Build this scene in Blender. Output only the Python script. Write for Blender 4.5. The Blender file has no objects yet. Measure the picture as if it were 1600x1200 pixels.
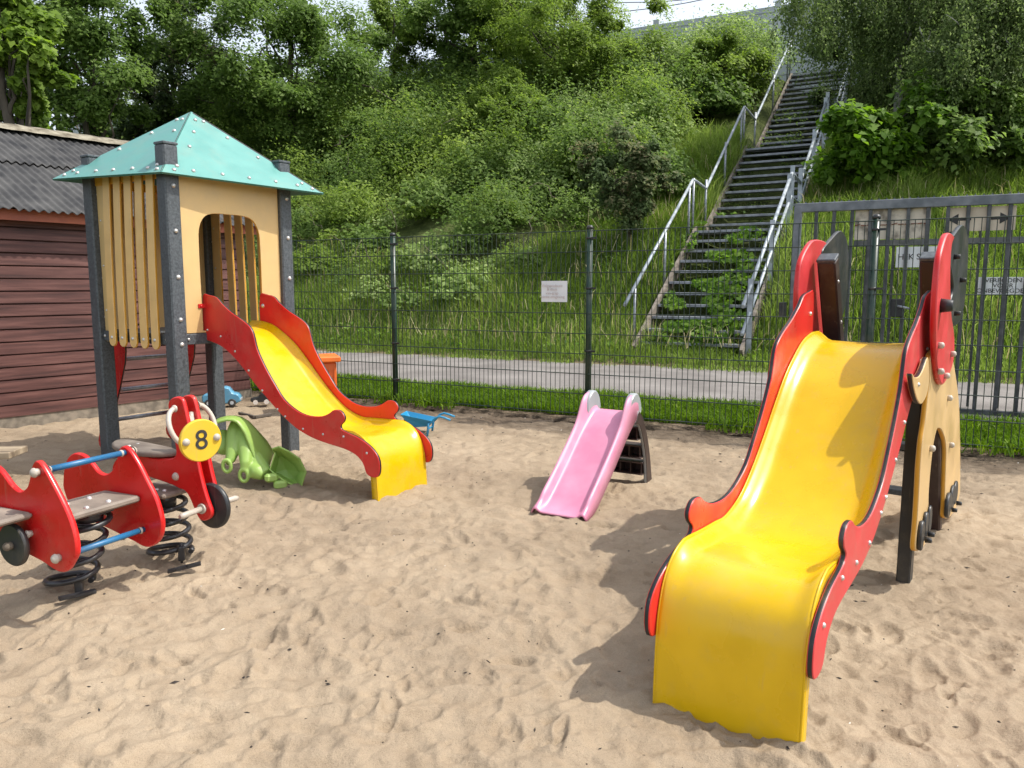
import bpy, bmesh, math, random
import numpy as np
from mathutils import Vector, Matrix
from mathutils.geometry import tessellate_polygon
R = math.radians
scene = bpy.context.scene
# ------------------------------------------------------------------ camera, sky, sun, exposure
F = 1200.0; PITCH = math.atan(153/1200); CP, SP = math.cos(PITCH), math.sin(PITCH); H = 1.3
cam_d = bpy.data.cameras.new('camera'); cam = bpy.data.objects.new('camera', cam_d)
scene.collection.objects.link(cam); scene.camera = cam
cam_d.sensor_width = 36; cam_d.lens = 27; cam_d.clip_start = .05; cam_d.clip_end = 3000
cam.location = (0, 0, H); cam.rotation_euler = (R(90)-PITCH, 0, 0)
SUN = Vector((.66, -.05, 1.0)).normalized()
elev = math.asin(SUN.z); azim = math.atan2(SUN.x, SUN.y)
world = bpy.data.worlds.new('World'); scene.world = world; world.use_nodes = True
nt = world.node_tree; nt.nodes.clear()
sky = nt.nodes.new('ShaderNodeTexSky'); sky.sky_type = 'NISHITA'; sky.sun_disc = False
sky.sun_elevation = elev; sky.sun_rotation = azim; sky.air_density = 1.0; sky.dust_density = 2.0; sky.ozone_density = 1.0
bg = nt.nodes.new('ShaderNodeBackground'); bg.inputs[1].default_value = .14
wo = nt.nodes.new('ShaderNodeOutputWorld')
hs0 = nt.nodes.new('ShaderNodeHueSaturation'); hs0.inputs['Saturation'].default_value = .42; hs0.inputs['Value'].default_value = 1.3
nt.links.new(sky.outputs[0], hs0.inputs['Color']); nt.links.new(hs0.outputs[0], bg.inputs[0]); nt.links.new(bg.outputs[0], wo.inputs[0])
sun_d = bpy.data.lights.new('sun', 'SUN'); sun_d.energy = 2.75; sun_d.angle = R(.6); sun_d.color = (1, .95, .87)
sun = bpy.data.objects.new('sun', sun_d); scene.collection.objects.link(sun)
sun.rotation_euler = SUN.to_track_quat('Z', 'Y').to_euler(); sun.location = (5, 2, 12)
vs = scene.view_settings
vs.view_transform = 'Standard'; vs.look = 'None'; vs.exposure = 0.72; vs.gamma = 1; vs.use_curve_mapping = False

# ------------------------------------------------------------------ helpers
def ray(u, v):
    x = (u-800)/F; y = (600-v)/F
    return np.array([x, CP+SP*y, -SP+CP*y])
def G(u, v, z=0.):
    r = ray(u, v); t = (z-H)/r[2]; return r*t+np.array([0, 0, H])
def D(u, v, Y):
    r = ray(u, v); return r*Y/r[1]+np.array([0, 0, H])
def A3(p): return np.array([p[0], p[1], p[2] if len(p) > 2 else 0.], float)
class Frame:
    """vertical plane frame: s runs along d, w along n, z up"""
    def __init__(s, O, ang): s.O = A3(O); s.d = np.array([math.cos(ang), math.sin(ang), 0]); s.n = np.array([-s.d[1], s.d[0], 0])
    def P(s, a, w, z): return s.O + s.d*a + s.n*w + np.array([0, 0, z])
    def px(s, u, v, w=0.):
        r = ray(u, v); o = np.array([0, 0, H]); O = s.O+s.n*w; t = (O-o)@s.n/(r@s.n); P = o+r*t
        return (float((P-O)@s.d), float(P[2]))
def smooth(pts, closed=True, k=5):
    """Catmull-Rom through pts (x,y[,'c' corner])"""
    n = len(pts); out = []
    P = [np.array(p[:2], float) for p in pts]; C = [len(p) > 2 for p in pts]
    m = n if closed else n-1
    for i in range(m):
        p1, p2 = P[i], P[(i+1) % n]
        p0 = P[i-1] if (closed or i > 0) else p1
        p3 = P[(i+2) % n] if (closed or i+2 < n) else p2
        t1 = (p2-p0)/2; t2 = (p3-p1)/2; L = np.linalg.norm(p2-p1)
        if C[i]: t1 = (p2-p1)
        if C[(i+1) % n]: t2 = (p2-p1)
        for t in (t1, t2):
            l = np.linalg.norm(t)
            if l > L*1.3: t *= L*1.3/l
        for j in range(k):
            t = j/k; h1 = 2*t**3-3*t*t+1; h2 = -2*t**3+3*t*t; h3 = t**3-2*t*t+t; h4 = t**3-t*t
            out.append(tuple(h1*p1+h2*p2+h3*t1+h4*t2))
    if not closed: out.append(tuple(P[-1]))
    return out
class MB:
    multi = False
    def __init__(s): s.v = []; s.f = []; s.m = []; s.sm = []; s.g = []
    def add(s, verts, faces, mat=0, sm=False):
        o = len(s.v); s.v += [tuple(float(c) for c in p) for p in verts]
        s.g.append((o, len(s.v))) if len(verts) else None
        s.f += [tuple(i+o for i in f) for f in faces]; s.m += [mat]*len(faces); s.sm += [sm]*len(faces); return s
    def box(s, c, size, rz=0., mat=0, ax=None, bev=.0):
        c = A3(c); hx, hy, hz = [q/2 for q in size]
        if ax is None: ax = (np.array([math.cos(rz), math.sin(rz), 0]), np.array([-math.sin(rz), math.cos(rz), 0]), np.array([0, 0, 1.]))
        X, Y, Z = [np.array(a, float) for a in ax]
        if bev <= 0:
            vs_ = [c+X*a*hx+Y*b*hy+Z*d*hz for d in (-1, 1) for a, b in ((-1, -1), (1, -1), (1, 1), (-1, 1))]
            fs = [(3, 2, 1, 0), (4, 5, 6, 7), (0, 1, 5, 4), (1, 2, 6, 5), (2, 3, 7, 6), (3, 0, 4, 7)]
            return s.add(vs_, fs, mat)
        b = bev; ring = []
        for (lz, ins) in ((-hz, b), (-hz+b, 0), (hz-b, 0), (hz, b)):
            r_ = []
            x, y = hx-ins, hy-ins; q = b if ins == 0 else b*.5
            for (px_, py_) in ((-x+q, -y), (x-q, -y), (x, -y+q), (x, y-q), (x-q, y), (-x+q, y), (-x, y-q), (-x, -y+q)):
                r_.append(c+X*px_+Y*py_+Z*lz)
            ring.append(r_)
        vs_ = [p for r_ in ring for p in r_]; fs = [tuple(range(7, -1, -1)), tuple(range(24, 32))]
        for k in range(3):
            for i in range(8): fs.append((k*8+i, k*8+(i+1) % 8, k*8+8+(i+1) % 8, k*8+8+i))
        return s.add(vs_, fs, mat)
    def bar(s, a, b, w, h, mat=0, up=(0, 0, 1), bev=0.):
        a = A3(a); b = A3(b); d = b-a; L = np.linalg.norm(d); d /= L
        y = np.cross(np.array(up, float), d); y /= np.linalg.norm(y); z = np.cross(d, y)
        return s.box((a+b)/2, (L, w, h), ax=(d, y, z), mat=mat, bev=bev)
    def tube(s, pts, r, n=8, mat=0, closed=False, cap=True, sm=True):
        P = [A3(p) for p in pts]; m = len(P); rs = r if hasattr(r, '__len__') else [r]*m
        ref = None; V = []
        for i in range(m):
            if closed: t = P[(i+1) % m]-P[i-1]
            else: t = P[min(i+1, m-1)]-P[max(i-1, 0)]
            t = t/(np.linalg.norm(t)+1e-12)
            if ref is None:
                ref = np.cross(t, [0, 0, 1.] if abs(t[2]) < .9 else [1., 0, 0])
            ref = ref-t*(ref@t); ref /= (np.linalg.norm(ref)+1e-12); bi = np.cross(t, ref)
            for j in range(n):
                a = 2*math.pi*j/n; V.append(P[i]+(ref*math.cos(a)+bi*math.sin(a))*rs[i])
        fs = []
        for i in range(m if closed else m-1):
            for j in range(n):
                k = (i+1) % m; fs.append((i*n+j, i*n+(j+1) % n, k*n+(j+1) % n, k*n+j))
        s.add(V, fs, mat, sm)
        if cap and not closed:
            o = len(s.v)-m*n
            s.f += [tuple(o+j for j in range(n-1, -1, -1)), tuple(o+(m-1)*n+j for j in range(n))]; s.m += [mat]*2; s.sm += [False]*2
        return s
    def cyl(s, a, b, r, n=12, mat=0): return s.tube([a, b], r, n, mat)
    def dome(s, c, nrm, r, mat=0, n=10, hgt=.55):
        c = A3(c); t = np.array(nrm, float); t /= np.linalg.norm(t)
        x = np.cross(t, [0, 0, 1.] if abs(t[2]) < .9 else [1., 0, 0]); x /= np.linalg.norm(x); y = np.cross(t, x)
        V = []; 
        for k in range(4):
            a = k/4*math.pi/2
            for j in range(n):
                b = 2*math.pi*j/n; V.append(c+(x*math.cos(b)+y*math.sin(b))*r*math.cos(a)+t*r*hgt*2*math.sin(a)*.75)
        V.append(c+t*r*hgt*1.5); fs = []
        for k in range(3):
            for j in range(n): fs.append((k*n+j, k*n+(j+1) % n, k*n+n+(j+1) % n, k*n+n+j))
        for j in range(n): fs.append((3*n+j, 3*n+(j+1) % n, 4*n))
        return s.add(V, fs, mat, True)
    def plate(s, outline, fr, w0, w1, mat=0, edge=1, bev=.003, holes=()):
        """2-D outline (s,z) in frame fr, extruded between offsets w0 and w1, with small bevel; edge faces take their own slot"""
        ol = [tuple(p[:2]) for p in outline]
        ar = sum(ol[i][0]*ol[(i+1) % len(ol)][1]-ol[(i+1) % len(ol)][0]*ol[i][1] for i in range(len(ol)))
        if ar < 0: ol.reverse()
        loops = [ol]
        for h in holes:
            h = [tuple(p[:2]) for p in h]
            a2 = sum(h[i][0]*h[(i+1) % len(h)][1]-h[(i+1) % len(h)][0]*h[i][1] for i in range(len(h)))
            if a2 > 0: h.reverse()
            loops.append(h)
        def inset(l, b):
            o = []; n = len(l)
            for i in range(n):
                p = np.array(l[i]); a = p-np.array(l[i-1]); c = np.array(l[(i+1) % n])-p
                a /= (np.linalg.norm(a)+1e-9); c /= (np.linalg.norm(c)+1e-9); t = a+c; l_ = np.linalg.norm(t)
                t = t/l_ if l_ > 1e-6 else a
                o.append(p+np.array([-t[1], t[0]])*b)
            return o
        if w0 > w1: w0, w1 = w1, w0
        ins = [inset(l, bev) for l in loops]
        tess = tessellate_polygon([[Vector((p[0], p[1], 0)) for p in l] for l in ins])
        flat = [p for l in ins for p in l]
        for (w, flip) in ((w0, False), (w1, True)):
            V = [fr.P(p[0], w, p[1]) for p in flat]; fs = []
            for t in tess:
                a, b, c = t[:3]
                cr = (flat[b][0]-flat[a][0])*(flat[c][1]-flat[a][1])-(flat[c][0]-flat[a][0])*(flat[b][1]-flat[a][1])
                if abs(cr) < 1e-12: continue
                ccw = cr > 0          # normal of (s,z) ccw polygon is d x z = -n
                f = (a, b, c) if (ccw != flip) else (c, b, a)
                fs.append(f)
            s.add(V, fs, mat)
        for l, li in zip(loops, ins):
            n = len(l); rings = [(li, w0), (l, w0+bev), (l, w1-bev), (li, w1)]
            V = [fr.P(p[0], w, p[1]) for (q, w) in rings for p in q]
            for k in range(3):
                fs = [(k*n+i, k*n+n+i, k*n+n+(i+1) % n, k*n+(i+1) % n) for i in range(n)]
                fs = [f[::-1] for f in fs]
                s.add(V if k == 0 else [], fs if k == 0 else [], edge if k == 1 else mat, True)
                if k > 0:
                    o = len(s.v)-4*n; s.f += [tuple(o+i for i in f) for f in fs]; s.m += [edge]*len(fs) if k == 1 else [mat]*len(fs); s.sm += [True]*len(fs)
        return s
    def obj(s, name, mats, parent=None, base=None):
        if name in ('bolt', 'knob', 'toe_knob') and len(s.g) > 1:     # each bolt or knob is a part of its own
            V = np.array(s.v); bb = [(V[a:b].min(0)-.0015, V[a:b].max(0)+.0015) for a, b in s.g]; n = len(bb); lab = list(range(n))
            for i in range(n):
                for j in range(i):
                    if lab[i] != lab[j] and (bb[i][0] < bb[j][1]).all() and (bb[j][0] < bb[i][1]).all():
                        q = lab[j]; w = lab[i]; lab = [q if l == w else l for l in lab]
            if len(set(lab)) > 1:
                own = np.zeros(len(V), int)
                for k, (a, b) in enumerate(s.g): own[a:b] = lab[k]
                o = None
                for l in sorted(set(lab)):
                    m = MB(); idx = np.where(own == l)[0]; mp = {int(q): i for i, q in enumerate(idx)}
                    m.v = [s.v[q] for q in idx]; sel = [i for i, f in enumerate(s.f) if own[f[0]] == l]
                    m.f = [tuple(mp[q] for q in s.f[i]) for i in sel]; m.m = [s.m[i] for i in sel]; m.sm = [s.sm[i] for i in sel]
                    o = m.obj(name, mats, parent, base)
                return o
        me = bpy.data.meshes.new(name)
        loc = np.zeros(3)
        if parent is not None: loc = np.array(parent['_w'])
        elif base is not None: loc = A3(base)
        elif s.v:
            V = np.array(s.v); loc = np.array([V[:, 0].mean(), V[:, 1].mean(), V[:, 2].min()])
        V = np.array(s.v)-loc
        me.from_pydata(V.tolist(), [], s.f)
        for m in (mats if isinstance(mats, (list, tuple)) else [mats]): me.materials.append(m)
        nm = len(me.materials)
        me.polygons.foreach_set('material_index', [min(i, nm-1) for i in s.m])
        me.polygons.foreach_set('use_smooth', s.sm)
        me.update()
        o = bpy.data.objects.new(name, me); scene.collection.objects.link(o)
        o['_w'] = [float(x) for x in loc]
        if parent is not None: o.parent = parent
        else: o.location = loc
        return o
def thing(name, label, cat, base, group=None):
    o = bpy.data.objects.new(name, None); scene.collection.objects.link(o)
    o.location = [float(x) for x in A3(base)]; o['_w'] = [float(x) for x in A3(base)]; o.empty_display_size = .1
    o['label'] = label; o['category'] = cat
    if group: o['group'] = group
    return o
def tag(o, label, cat, group=None):
    o['label'] = label; o['category'] = cat
    if group: o['group'] = group
    return o
def kind(o, k): o['kind'] = k; return o

# ------------------------------------------------------------------ noise in numpy
def vnoise(x, y, seed=0):
    rs = np.random.RandomState(seed); T = rs.rand(256, 256)
    xi = np.floor(x).astype(int); yi = np.floor(y).astype(int); fx = x-xi; fy = y-yi
    fx = fx*fx*(3-2*fx); fy = fy*fy*(3-2*fy)
    g = lambda a, b: T[a % 256, b % 256]
    return (g(xi, yi)*(1-fx)+g(xi+1, yi)*fx)*(1-fy)+(g(xi, yi+1)*(1-fx)+g(xi+1, yi+1)*fx)*fy-.5

# ------------------------------------------------------------------ materials
def mat(name):
    m = bpy.data.materials.new(name); m.use_nodes = True; n = m.node_tree
    b = n.nodes['Principled BSDF']; return m, n, b
def nd(n, t, **k):
    x = n.nodes.new(t)
    for a, v in k.items():
        if a in x.inputs: x.inputs[a].default_value = v
        else: setattr(x, a, v)
    return x
def ramp(n, cols):
    r = n.nodes.new('ShaderNodeValToRGB'); e = r.color_ramp.elements
    while len(e) < len(cols): e.new(.5)
    for i, (p, c) in enumerate(cols): e[i].position = p; e[i].color = (*c, 1)
    return r
def noise_mat(name, c1, c2, scale=8, rough=.5, bump=.1, bscale=60, spec=.5, metal=0., detail=4, stretch=None, dist=.002, p=(.35, .65), coat=0., rvar=.12, dust=0.):
    m, n, b = mat(name); tc = n.nodes.new('ShaderNodeTexCoord'); src = tc.outputs['Object']
    if stretch:
        mp = n.nodes.new('ShaderNodeMapping'); mp.inputs['Scale'].default_value = stretch[0]; mp.inputs['Rotation'].default_value = (0, 0, stretch[1])
        n.links.new(src, mp.inputs[0]); src = mp.outputs[0]
    a = nd(n, 'ShaderNodeTexNoise', Scale=scale, Detail=detail); n.links.new(src, a.inputs['Vector'])
    r = ramp(n, [(p[0], c1), (p[1], c2)]); n.links.new(a.outputs[0], r.inputs[0]); n.links.new(r.outputs[0], b.inputs['Base Color'])
    if dust:
        dn = nd(n, 'ShaderNodeTexNoise', Scale=3.5, Detail=9, Roughness=.72); n.links.new(src, dn.inputs['Vector'])
        dr = nd(n, 'ShaderNodeMapRange'); dr.inputs[1].default_value = .50; dr.inputs[2].default_value = .74; dr.inputs[4].default_value = dust; n.links.new(dn.outputs[0], dr.inputs[0])
        vo = nd(n, 'ShaderNodeTexNoise', Scale=2.2, Detail=2); mp3 = nd(n, 'ShaderNodeMapping'); mp3.inputs['Scale'].default_value = (22, 22, 2.0); mp3.inputs['Rotation'].default_value = (.3, .2, .5); n.links.new(src, mp3.inputs[0]); n.links.new(mp3.outputs[0], vo.inputs['Vector'])
        vr = nd(n, 'ShaderNodeMapRange'); vr.inputs[1].default_value = .66; vr.inputs[2].default_value = .72; vr.inputs[4].default_value = dust*.6; n.links.new(vo.outputs[0], vr.inputs[0])
        ad = nd(n, 'ShaderNodeMath', operation='MAXIMUM'); n.links.new(dr.outputs[0], ad.inputs[0]); n.links.new(vr.outputs[0], ad.inputs[1])
        dm = nd(n, 'ShaderNodeMix', data_type='RGBA'); n.links.new(ad.outputs[0], dm.inputs[0]); n.links.new(r.outputs[0], dm.inputs[6]); dm.inputs[7].default_value = (.36, .29, .2, 1); n.links.new(dm.outputs[2], b.inputs['Base Color'])
    a2 = nd(n, 'ShaderNodeTexNoise', Scale=bscale, Detail=3); n.links.new(src, a2.inputs['Vector'])
    bp = nd(n, 'ShaderNodeBump', Strength=bump, Distance=dist); n.links.new(a2.outputs[0], bp.inputs['Height']); n.links.new(bp.outputs[0], b.inputs['Normal'])
    mr = nd(n, 'ShaderNodeMapRange'); n.links.new(a.outputs[0], mr.inputs[0]); mr.inputs[3].default_value = max(0, rough-rvar); mr.inputs[4].default_value = min(1, rough+rvar); mr.inputs[1].default_value = .3; mr.inputs[2].default_value = .7
    n.links.new(mr.outputs[0], b.inputs['Roughness'])
    b.inputs['Specular IOR Level'].default_value = spec; b.inputs['Metallic'].default_value = metal; b.inputs['Coat Weight'].default_value = coat
    b.inputs['Coat Roughness'].default_value = .15
    return m
def plastic(name, c, rough=.35, var=.12, **k):
    c1 = tuple(x*(1-var) for x in c); c2 = tuple(min(1, x*(1+var*.4)) for x in c)
    k.setdefault('dust', .22)
    return noise_mat(name, c1, c2, scale=6, rough=rough, bump=k.pop('bump', .12), bscale=k.pop('bscale', 180), dist=.0006, **k)
M = {}
M['red'] = plastic('red_panel', (.62, .022, .02), .36)
M['red_board'] = plastic('red_board', (.60, .012, .012), .3)
M['pinkred'] = plastic('faded_red', (.60, .045, .05), .42)
M['black_edge'] = plastic('black_core', (.012, .012, .013), .4)
M['black'] = plastic('black_hdpe', (.022, .024, .026), .42)
M['dark_red_post'] = plastic('dark_post', (.035, .018, .016), .5)
M['yellow'] = plastic('yellow_chute', (.70, .43, .002), .30, var=.07, bump=.06)
M['cream'] = plastic('cream_panel', (.64, .44, .19), .42, var=.05)
M['cream2'] = plastic('sand_panel', (.60, .40, .18), .42, var=.06)
M['cream_slat'] = plastic('cream_slat', (.76, .50, .20), .42, var=.06)
M['ochre'] = plastic('ochre_core', (.68, .34, .03), .45, var=.06)
M['teal'] = plastic('teal_panel', (.115, .315, .28), .42, var=.06)
M['tealedge'] = plastic('teal_edge', (.03, .16, .13), .5, var=.06)
M['disc_yellow'] = plastic('disc_yellow', (.70, .46, .03), .4, var=.05)
M['white_plastic'] = plastic('white_plastic', (.5, .45, .38), .4, var=.15)
M['blue'] = plastic('blue_bar', (.015, .13, .28), .35)
M['grey_post'] = noise_mat('speckled_post', (.045, .052, .058), (.095, .108, .118), scale=70, rough=.5, bump=.25, bscale=120, detail=5, dist=.001)
M['galv'] = noise_mat('galvanised', (.22, .24, .26), (.38, .40, .43), scale=25, rough=.45, bump=.1, metal=.55)
M['steel'] = noise_mat('bolt_metal', (.5, .48, .45), (.7, .68, .65), scale=20, rough=.35, bump=.05, metal=.6)
M['spring'] = noise_mat('black_spring', (.010, .010, .012), (.03, .03, .032), scale=20, rough=.35, bump=.3, bscale=40, spec=.6)
M['seat'] = noise_mat('weathered_seat', (.13, .105, .085), (.30, .25, .20), scale=5, rough=.7, bump=.4, bscale=60)
M['seat_edge'] = noise_mat('seat_core', (.02, .02, .02), (.06, .055, .05), scale=20, rough=.6, bump=.2)
M['fence_green'] = plastic('fence_green', (.010, .035, .022), .4)
M['fence_wire'] = plastic('fence_wire', (.018, .035, .028), .45)
M['gate'] = noise_mat('gate_metal', (.035, .04, .042), (.09, .095, .1), scale=12, rough=.5, bump=.2, bscale=50)
M['gate_top'] = noise_mat('gate_beam', (.10, .115, .13), (.2, .215, .235), scale=9, rough=.5, bump=.2, bscale=50)
M['stair'] = noise_mat('stair_steel', (.16, .17, .19), (.33, .35, .38), scale=9, rough=.5, bump=.2, bscale=50, metal=.2)
M['rail'] = noise_mat('rail_steel', (.28, .32, .35), (.42, .46, .50), scale=9, rough=.45, bump=.1, metal=.2)
M['stringer'] = noise_mat('stringer_wood', (.12, .10, .08), (.27, .23, .19), scale=4, rough=.8, bump=.5, bscale=30, stretch=((1, 1, 4), 0))
M['pink'] = noise_mat('pink_plastic', (.60, .22, .34), (.68, .31, .43), scale=5, rough=.4, bump=.1, bscale=120, dist=.0006)
M['palegrey'] = plastic('pale_grey_plastic', (.34, .37, .38), .4)
M['brown_plastic'] = plastic('dark_brown_plastic', (.045, .028, .026), .45)
M['green_plastic'] = plastic('green_plastic', (.29, .45, .10), .45, var=.1)
M['barrow'] = plastic('barrow_blue', (.02, .26, .48), .4)
M['orange'] = plastic('orange_box', (.80, .17, .02), .5)
M['orange2'] = plastic('orange_body', (.62, .12, .02), .5)
M['carblue'] = plastic('car_blue', (.10, .30, .45), .3)
M['chrome'] = plastic('car_silver', (.45, .5, .53), .3)
M['paper'] = noise_mat('paper', (.72, .75, .76), (.80, .82, .83), scale=9, rough=.6, bump=.05)
M['ink'] = noise_mat('ink', (.015, .015, .016), (.04, .04, .04), scale=30, rough=.6, bump=.02)
M['fadedink'] = noise_mat('faded_ink', (.50, .44, .42), (.6, .50, .48), scale=60, rough=.6, bump=.02)
M['rot_sign'] = noise_mat('weathered_sign', (.22, .19, .15), (.62, .56, .46), scale=9, rough=.8, bump=.3, detail=8, p=(.36, .52))
M['beige_sign'] = noise_mat('beige_sign', (.5, .42, .32), (.66, .57, .45), scale=6, rough=.7, bump=.2)
M['rust'] = noise_mat('rusty_wire', (.16, .04, .015), (.3, .09, .04), scale=30, rough=.8, bump=.2)
M['bark'] = noise_mat('bark', (.035, .028, .02), (.12, .10, .075), scale=6, rough=.9, bump=.8, bscale=14, stretch=((1, 1, .25), 0), dist=.03)
M['birch'] = noise_mat('birch_bark', (.10, .10, .09), (.5, .5, .47), scale=5, rough=.8, bump=.4, bscale=14, stretch=((.5, .5, 2.5), 0), dist=.01)
M['twig'] = noise_mat('twig', (.12, .095, .07), (.26, .21, .16), scale=8, rough=.9, bump=.3)
M['barrier'] = noise_mat('barrier_grey', (.36, .39, .41), (.46, .49, .51), scale=1.5, rough=.5, bump=.1)
M['cable'] = noise_mat('cable_black', (.02, .02, .022), (.04, .04, .04), scale=5, rough=.6, bump=.02)
M['concrete'] = noise_mat('concrete', (.13, .11, .085), (.26, .22, .17), scale=14, rough=.9, bump=.5, bscale=60)
M['wood_old'] = noise_mat('old_plank', (.16, .12, .08), (.40, .32, .22), scale=5, rough=.85, bump=.5, bscale=20, stretch=((.3, 3, 3), 0))
M['wood_dark'] = noise_mat('buried_timber', (.04, .035, .03), (.12, .10, .08), scale=9, rough=.9, bump=.6, bscale=25)
M['soil'] = noise_mat('dark_soil', (.04, .03, .02), (.19, .145, .10), scale=9, rough=1, bump=1, bscale=30, dist=.03, spec=.1)
M['chip'] = noise_mat('debris', (.012, .01, .01), (.06, .045, .035), scale=9, rough=.9, bump=.1)
M['shell'] = noise_mat('shell_bit', (.6, .56, .5), (.75, .7, .64), scale=9, rough=.6, bump=.1)

def shed_mat():
    m, n, b = mat('stained_boards'); tc = n.nodes.new('ShaderNodeTexCoord')
    mp = nd(n, 'ShaderNodeMapping'); mp.inputs['Rotation'].default_value = (0, 0, -math.atan2(.788, .615)); mp.inputs['Scale'].default_value = (1, 1, 1)
    n.links.new(tc.outputs['Object'], mp.inputs[0])
    mp2 = nd(n, 'ShaderNodeMapping'); mp2.inputs['Scale'].default_value = (.9, 6, 14); n.links.new(mp.outputs[0], mp2.inputs[0])
    a = nd(n, 'ShaderNodeTexNoise', Scale=2.2, Detail=6); n.links.new(mp2.outputs[0], a.inputs['Vector'])
    r = ramp(n, [(.32, (.055, .020, .017)), (.5, (.105, .040, .033)), (.72, (.18, .080, .066))]); n.links.new(a.outputs[0], r.inputs[0])
    a3 = nd(n, 'ShaderNodeTexNoise', Scale=1.3, Detail=5); n.links.new(tc.outputs['Object'], a3.inputs['Vector'])
    mx = nd(n, 'ShaderNodeMix', data_type='RGBA', blend_type='MULTIPLY'); mx.inputs[0].default_value = .45
    r2 = ramp(n, [(.35, (.55, .5, .5)), (.65, (1, 1, 1))]); n.links.new(a3.outputs[0], r2.inputs[0])
    n.links.new(r.outputs[0], mx.inputs[6]); n.links.new(r2.outputs[0], mx.inputs[7]); n.links.new(mx.outputs[2], b.inputs['Base Color'])
    bp = nd(n, 'ShaderNodeBump', Strength=.4, Distance=.004); n.links.new(a.outputs[0], bp.inputs['Height']); n.links.new(bp.outputs[0], b.inputs['Normal'])
    b.inputs['Roughness'].default_value = .6
    return m
M['shed'] = shed_mat()
M['fascia'] = noise_mat('fascia_orange', (.28, .07, .035), (.4, .12, .06), scale=5, rough=.6, bump=.2)
M['roofing'] = noise_mat('fibre_cement', (.022, .022, .023), (.085, .083, .08), scale=5, rough=.85, bump=.4, bscale=50, detail=8, p=(.3, .7))
M['ridge'] = noise_mat('mossy_ridge', (.10, .08, .05), (.30, .27, .20), scale=9, rough=.95, bump=.8, bscale=30, detail=8)

def sand_mat():
    m, n, b = mat('sand'); tc = n.nodes.new('ShaderNodeTexCoord'); o = tc.outputs['Object']
    a = nd(n, 'ShaderNodeTexNoise', Scale=1.1, Detail=5); n.links.new(o, a.inputs['Vector'])
    r = ramp(n, [(.3, (.285, .222, .154)), (.55, (.347, .274, .191)), (.75, (.398, .318, .225))]); n.links.new(a.outputs[0], r.inputs[0])
    g = nd(n, 'ShaderNodeTexNoise', Scale=420, Detail=2); n.links.new(o, g.inputs['Vector'])
    r2 = ramp(n, [(.3, (.66, .62, .58)), (.5, (1, 1, 1)), (.72, (1.12, 1.12, 1.12))]); n.links.new(g.outputs[0], r2.inputs[0])
    mx = nd(n, 'ShaderNodeMix', data_type='RGBA', blend_type='MULTIPLY'); mx.inputs[0].default_value = .8
    pa = nd(n, 'ShaderNodeTexNoise', Scale=11, Detail=6); n.links.new(o, pa.inputs['Vector']); pr = ramp(n, [(.36, (.86, .84, .82)), (.56, (1, 1, 1))]); n.links.new(pa.outputs[0], pr.inputs[0])
    mq = nd(n, 'ShaderNodeMix', data_type='RGBA', blend_type='MULTIPLY'); mq.inputs[0].default_value = .75; n.links.new(r.outputs[0], mq.inputs[6]); n.links.new(pr.outputs[0], mq.inputs[7])
    n.links.new(mq.outputs[2], mx.inputs[6]); n.links.new(r2.outputs[0], mx.inputs[7])
    # darker, litter-strewn sand near the fence (distance from the fence line)
    sp = nd(n, 'ShaderNodeSeparateXYZ'); n.links.new(tc.outputs['Object'], sp.inputs[0])
    m1 = nd(n, 'ShaderNodeMath', operation='MULTIPLY'); m1.inputs[1].default_value = .452; n.links.new(sp.outputs[0], m1.inputs[0])
    m2 = nd(n, 'ShaderNodeMath', operation='MULTIPLY_ADD'); m2.inputs[1].default_value = .892; n.links.new(sp.outputs[1], m2.inputs[0]); n.links.new(m1.outputs[0], m2.inputs[2])
    l = nd(n, 'ShaderNodeTexNoise', Scale=5, Detail=6); n.links.new(o, l.inputs['Vector'])
    ad = nd(n, 'ShaderNodeMath', operation='MULTIPLY_ADD'); ad.inputs[1].default_value = 1.7; n.links.new(l.outputs[0], ad.inputs[0]); n.links.new(m2.outputs[0], ad.inputs[2])
    mr = nd(n, 'ShaderNodeMapRange'); mr.inputs[1].default_value = 6.9; mr.inputs[2].default_value = 7.75; mr.inputs[4].default_value = .85; n.links.new(ad.outputs[0], mr.inputs[0])
    mx2 = nd(n, 'ShaderNodeMix', data_type='RGBA'); n.links.new(mr.outputs[0], mx2.inputs[0]); n.links.new(mx.outputs[2], mx2.inputs[6]); mx2.inputs[7].default_value = (.13, .095, .065, 1)
    n.links.new(mx2.outputs[2], b.inputs['Base Color'])
    g2 = nd(n, 'ShaderNodeTexNoise', Scale=60, Detail=5); n.links.new(o, g2.inputs['Vector'])
    s = nd(n, 'ShaderNodeMath', operation='MULTIPLY_ADD'); s.inputs[1].default_value = .35; n.links.new(g.outputs[0], s.inputs[0]); n.links.new(g2.outputs[0], s.inputs[2])
    bp = nd(n, 'ShaderNodeBump', Strength=.7, Distance=.010); n.links.new(s.outputs[0], bp.inputs['Height']); n.links.new(bp.outputs[0], b.inputs['Normal'])
    b.inputs['Roughness'].default_value = .95; b.inputs['Specular IOR Level'].default_value = .15
    return m
M['sand'] = sand_mat()
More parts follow.
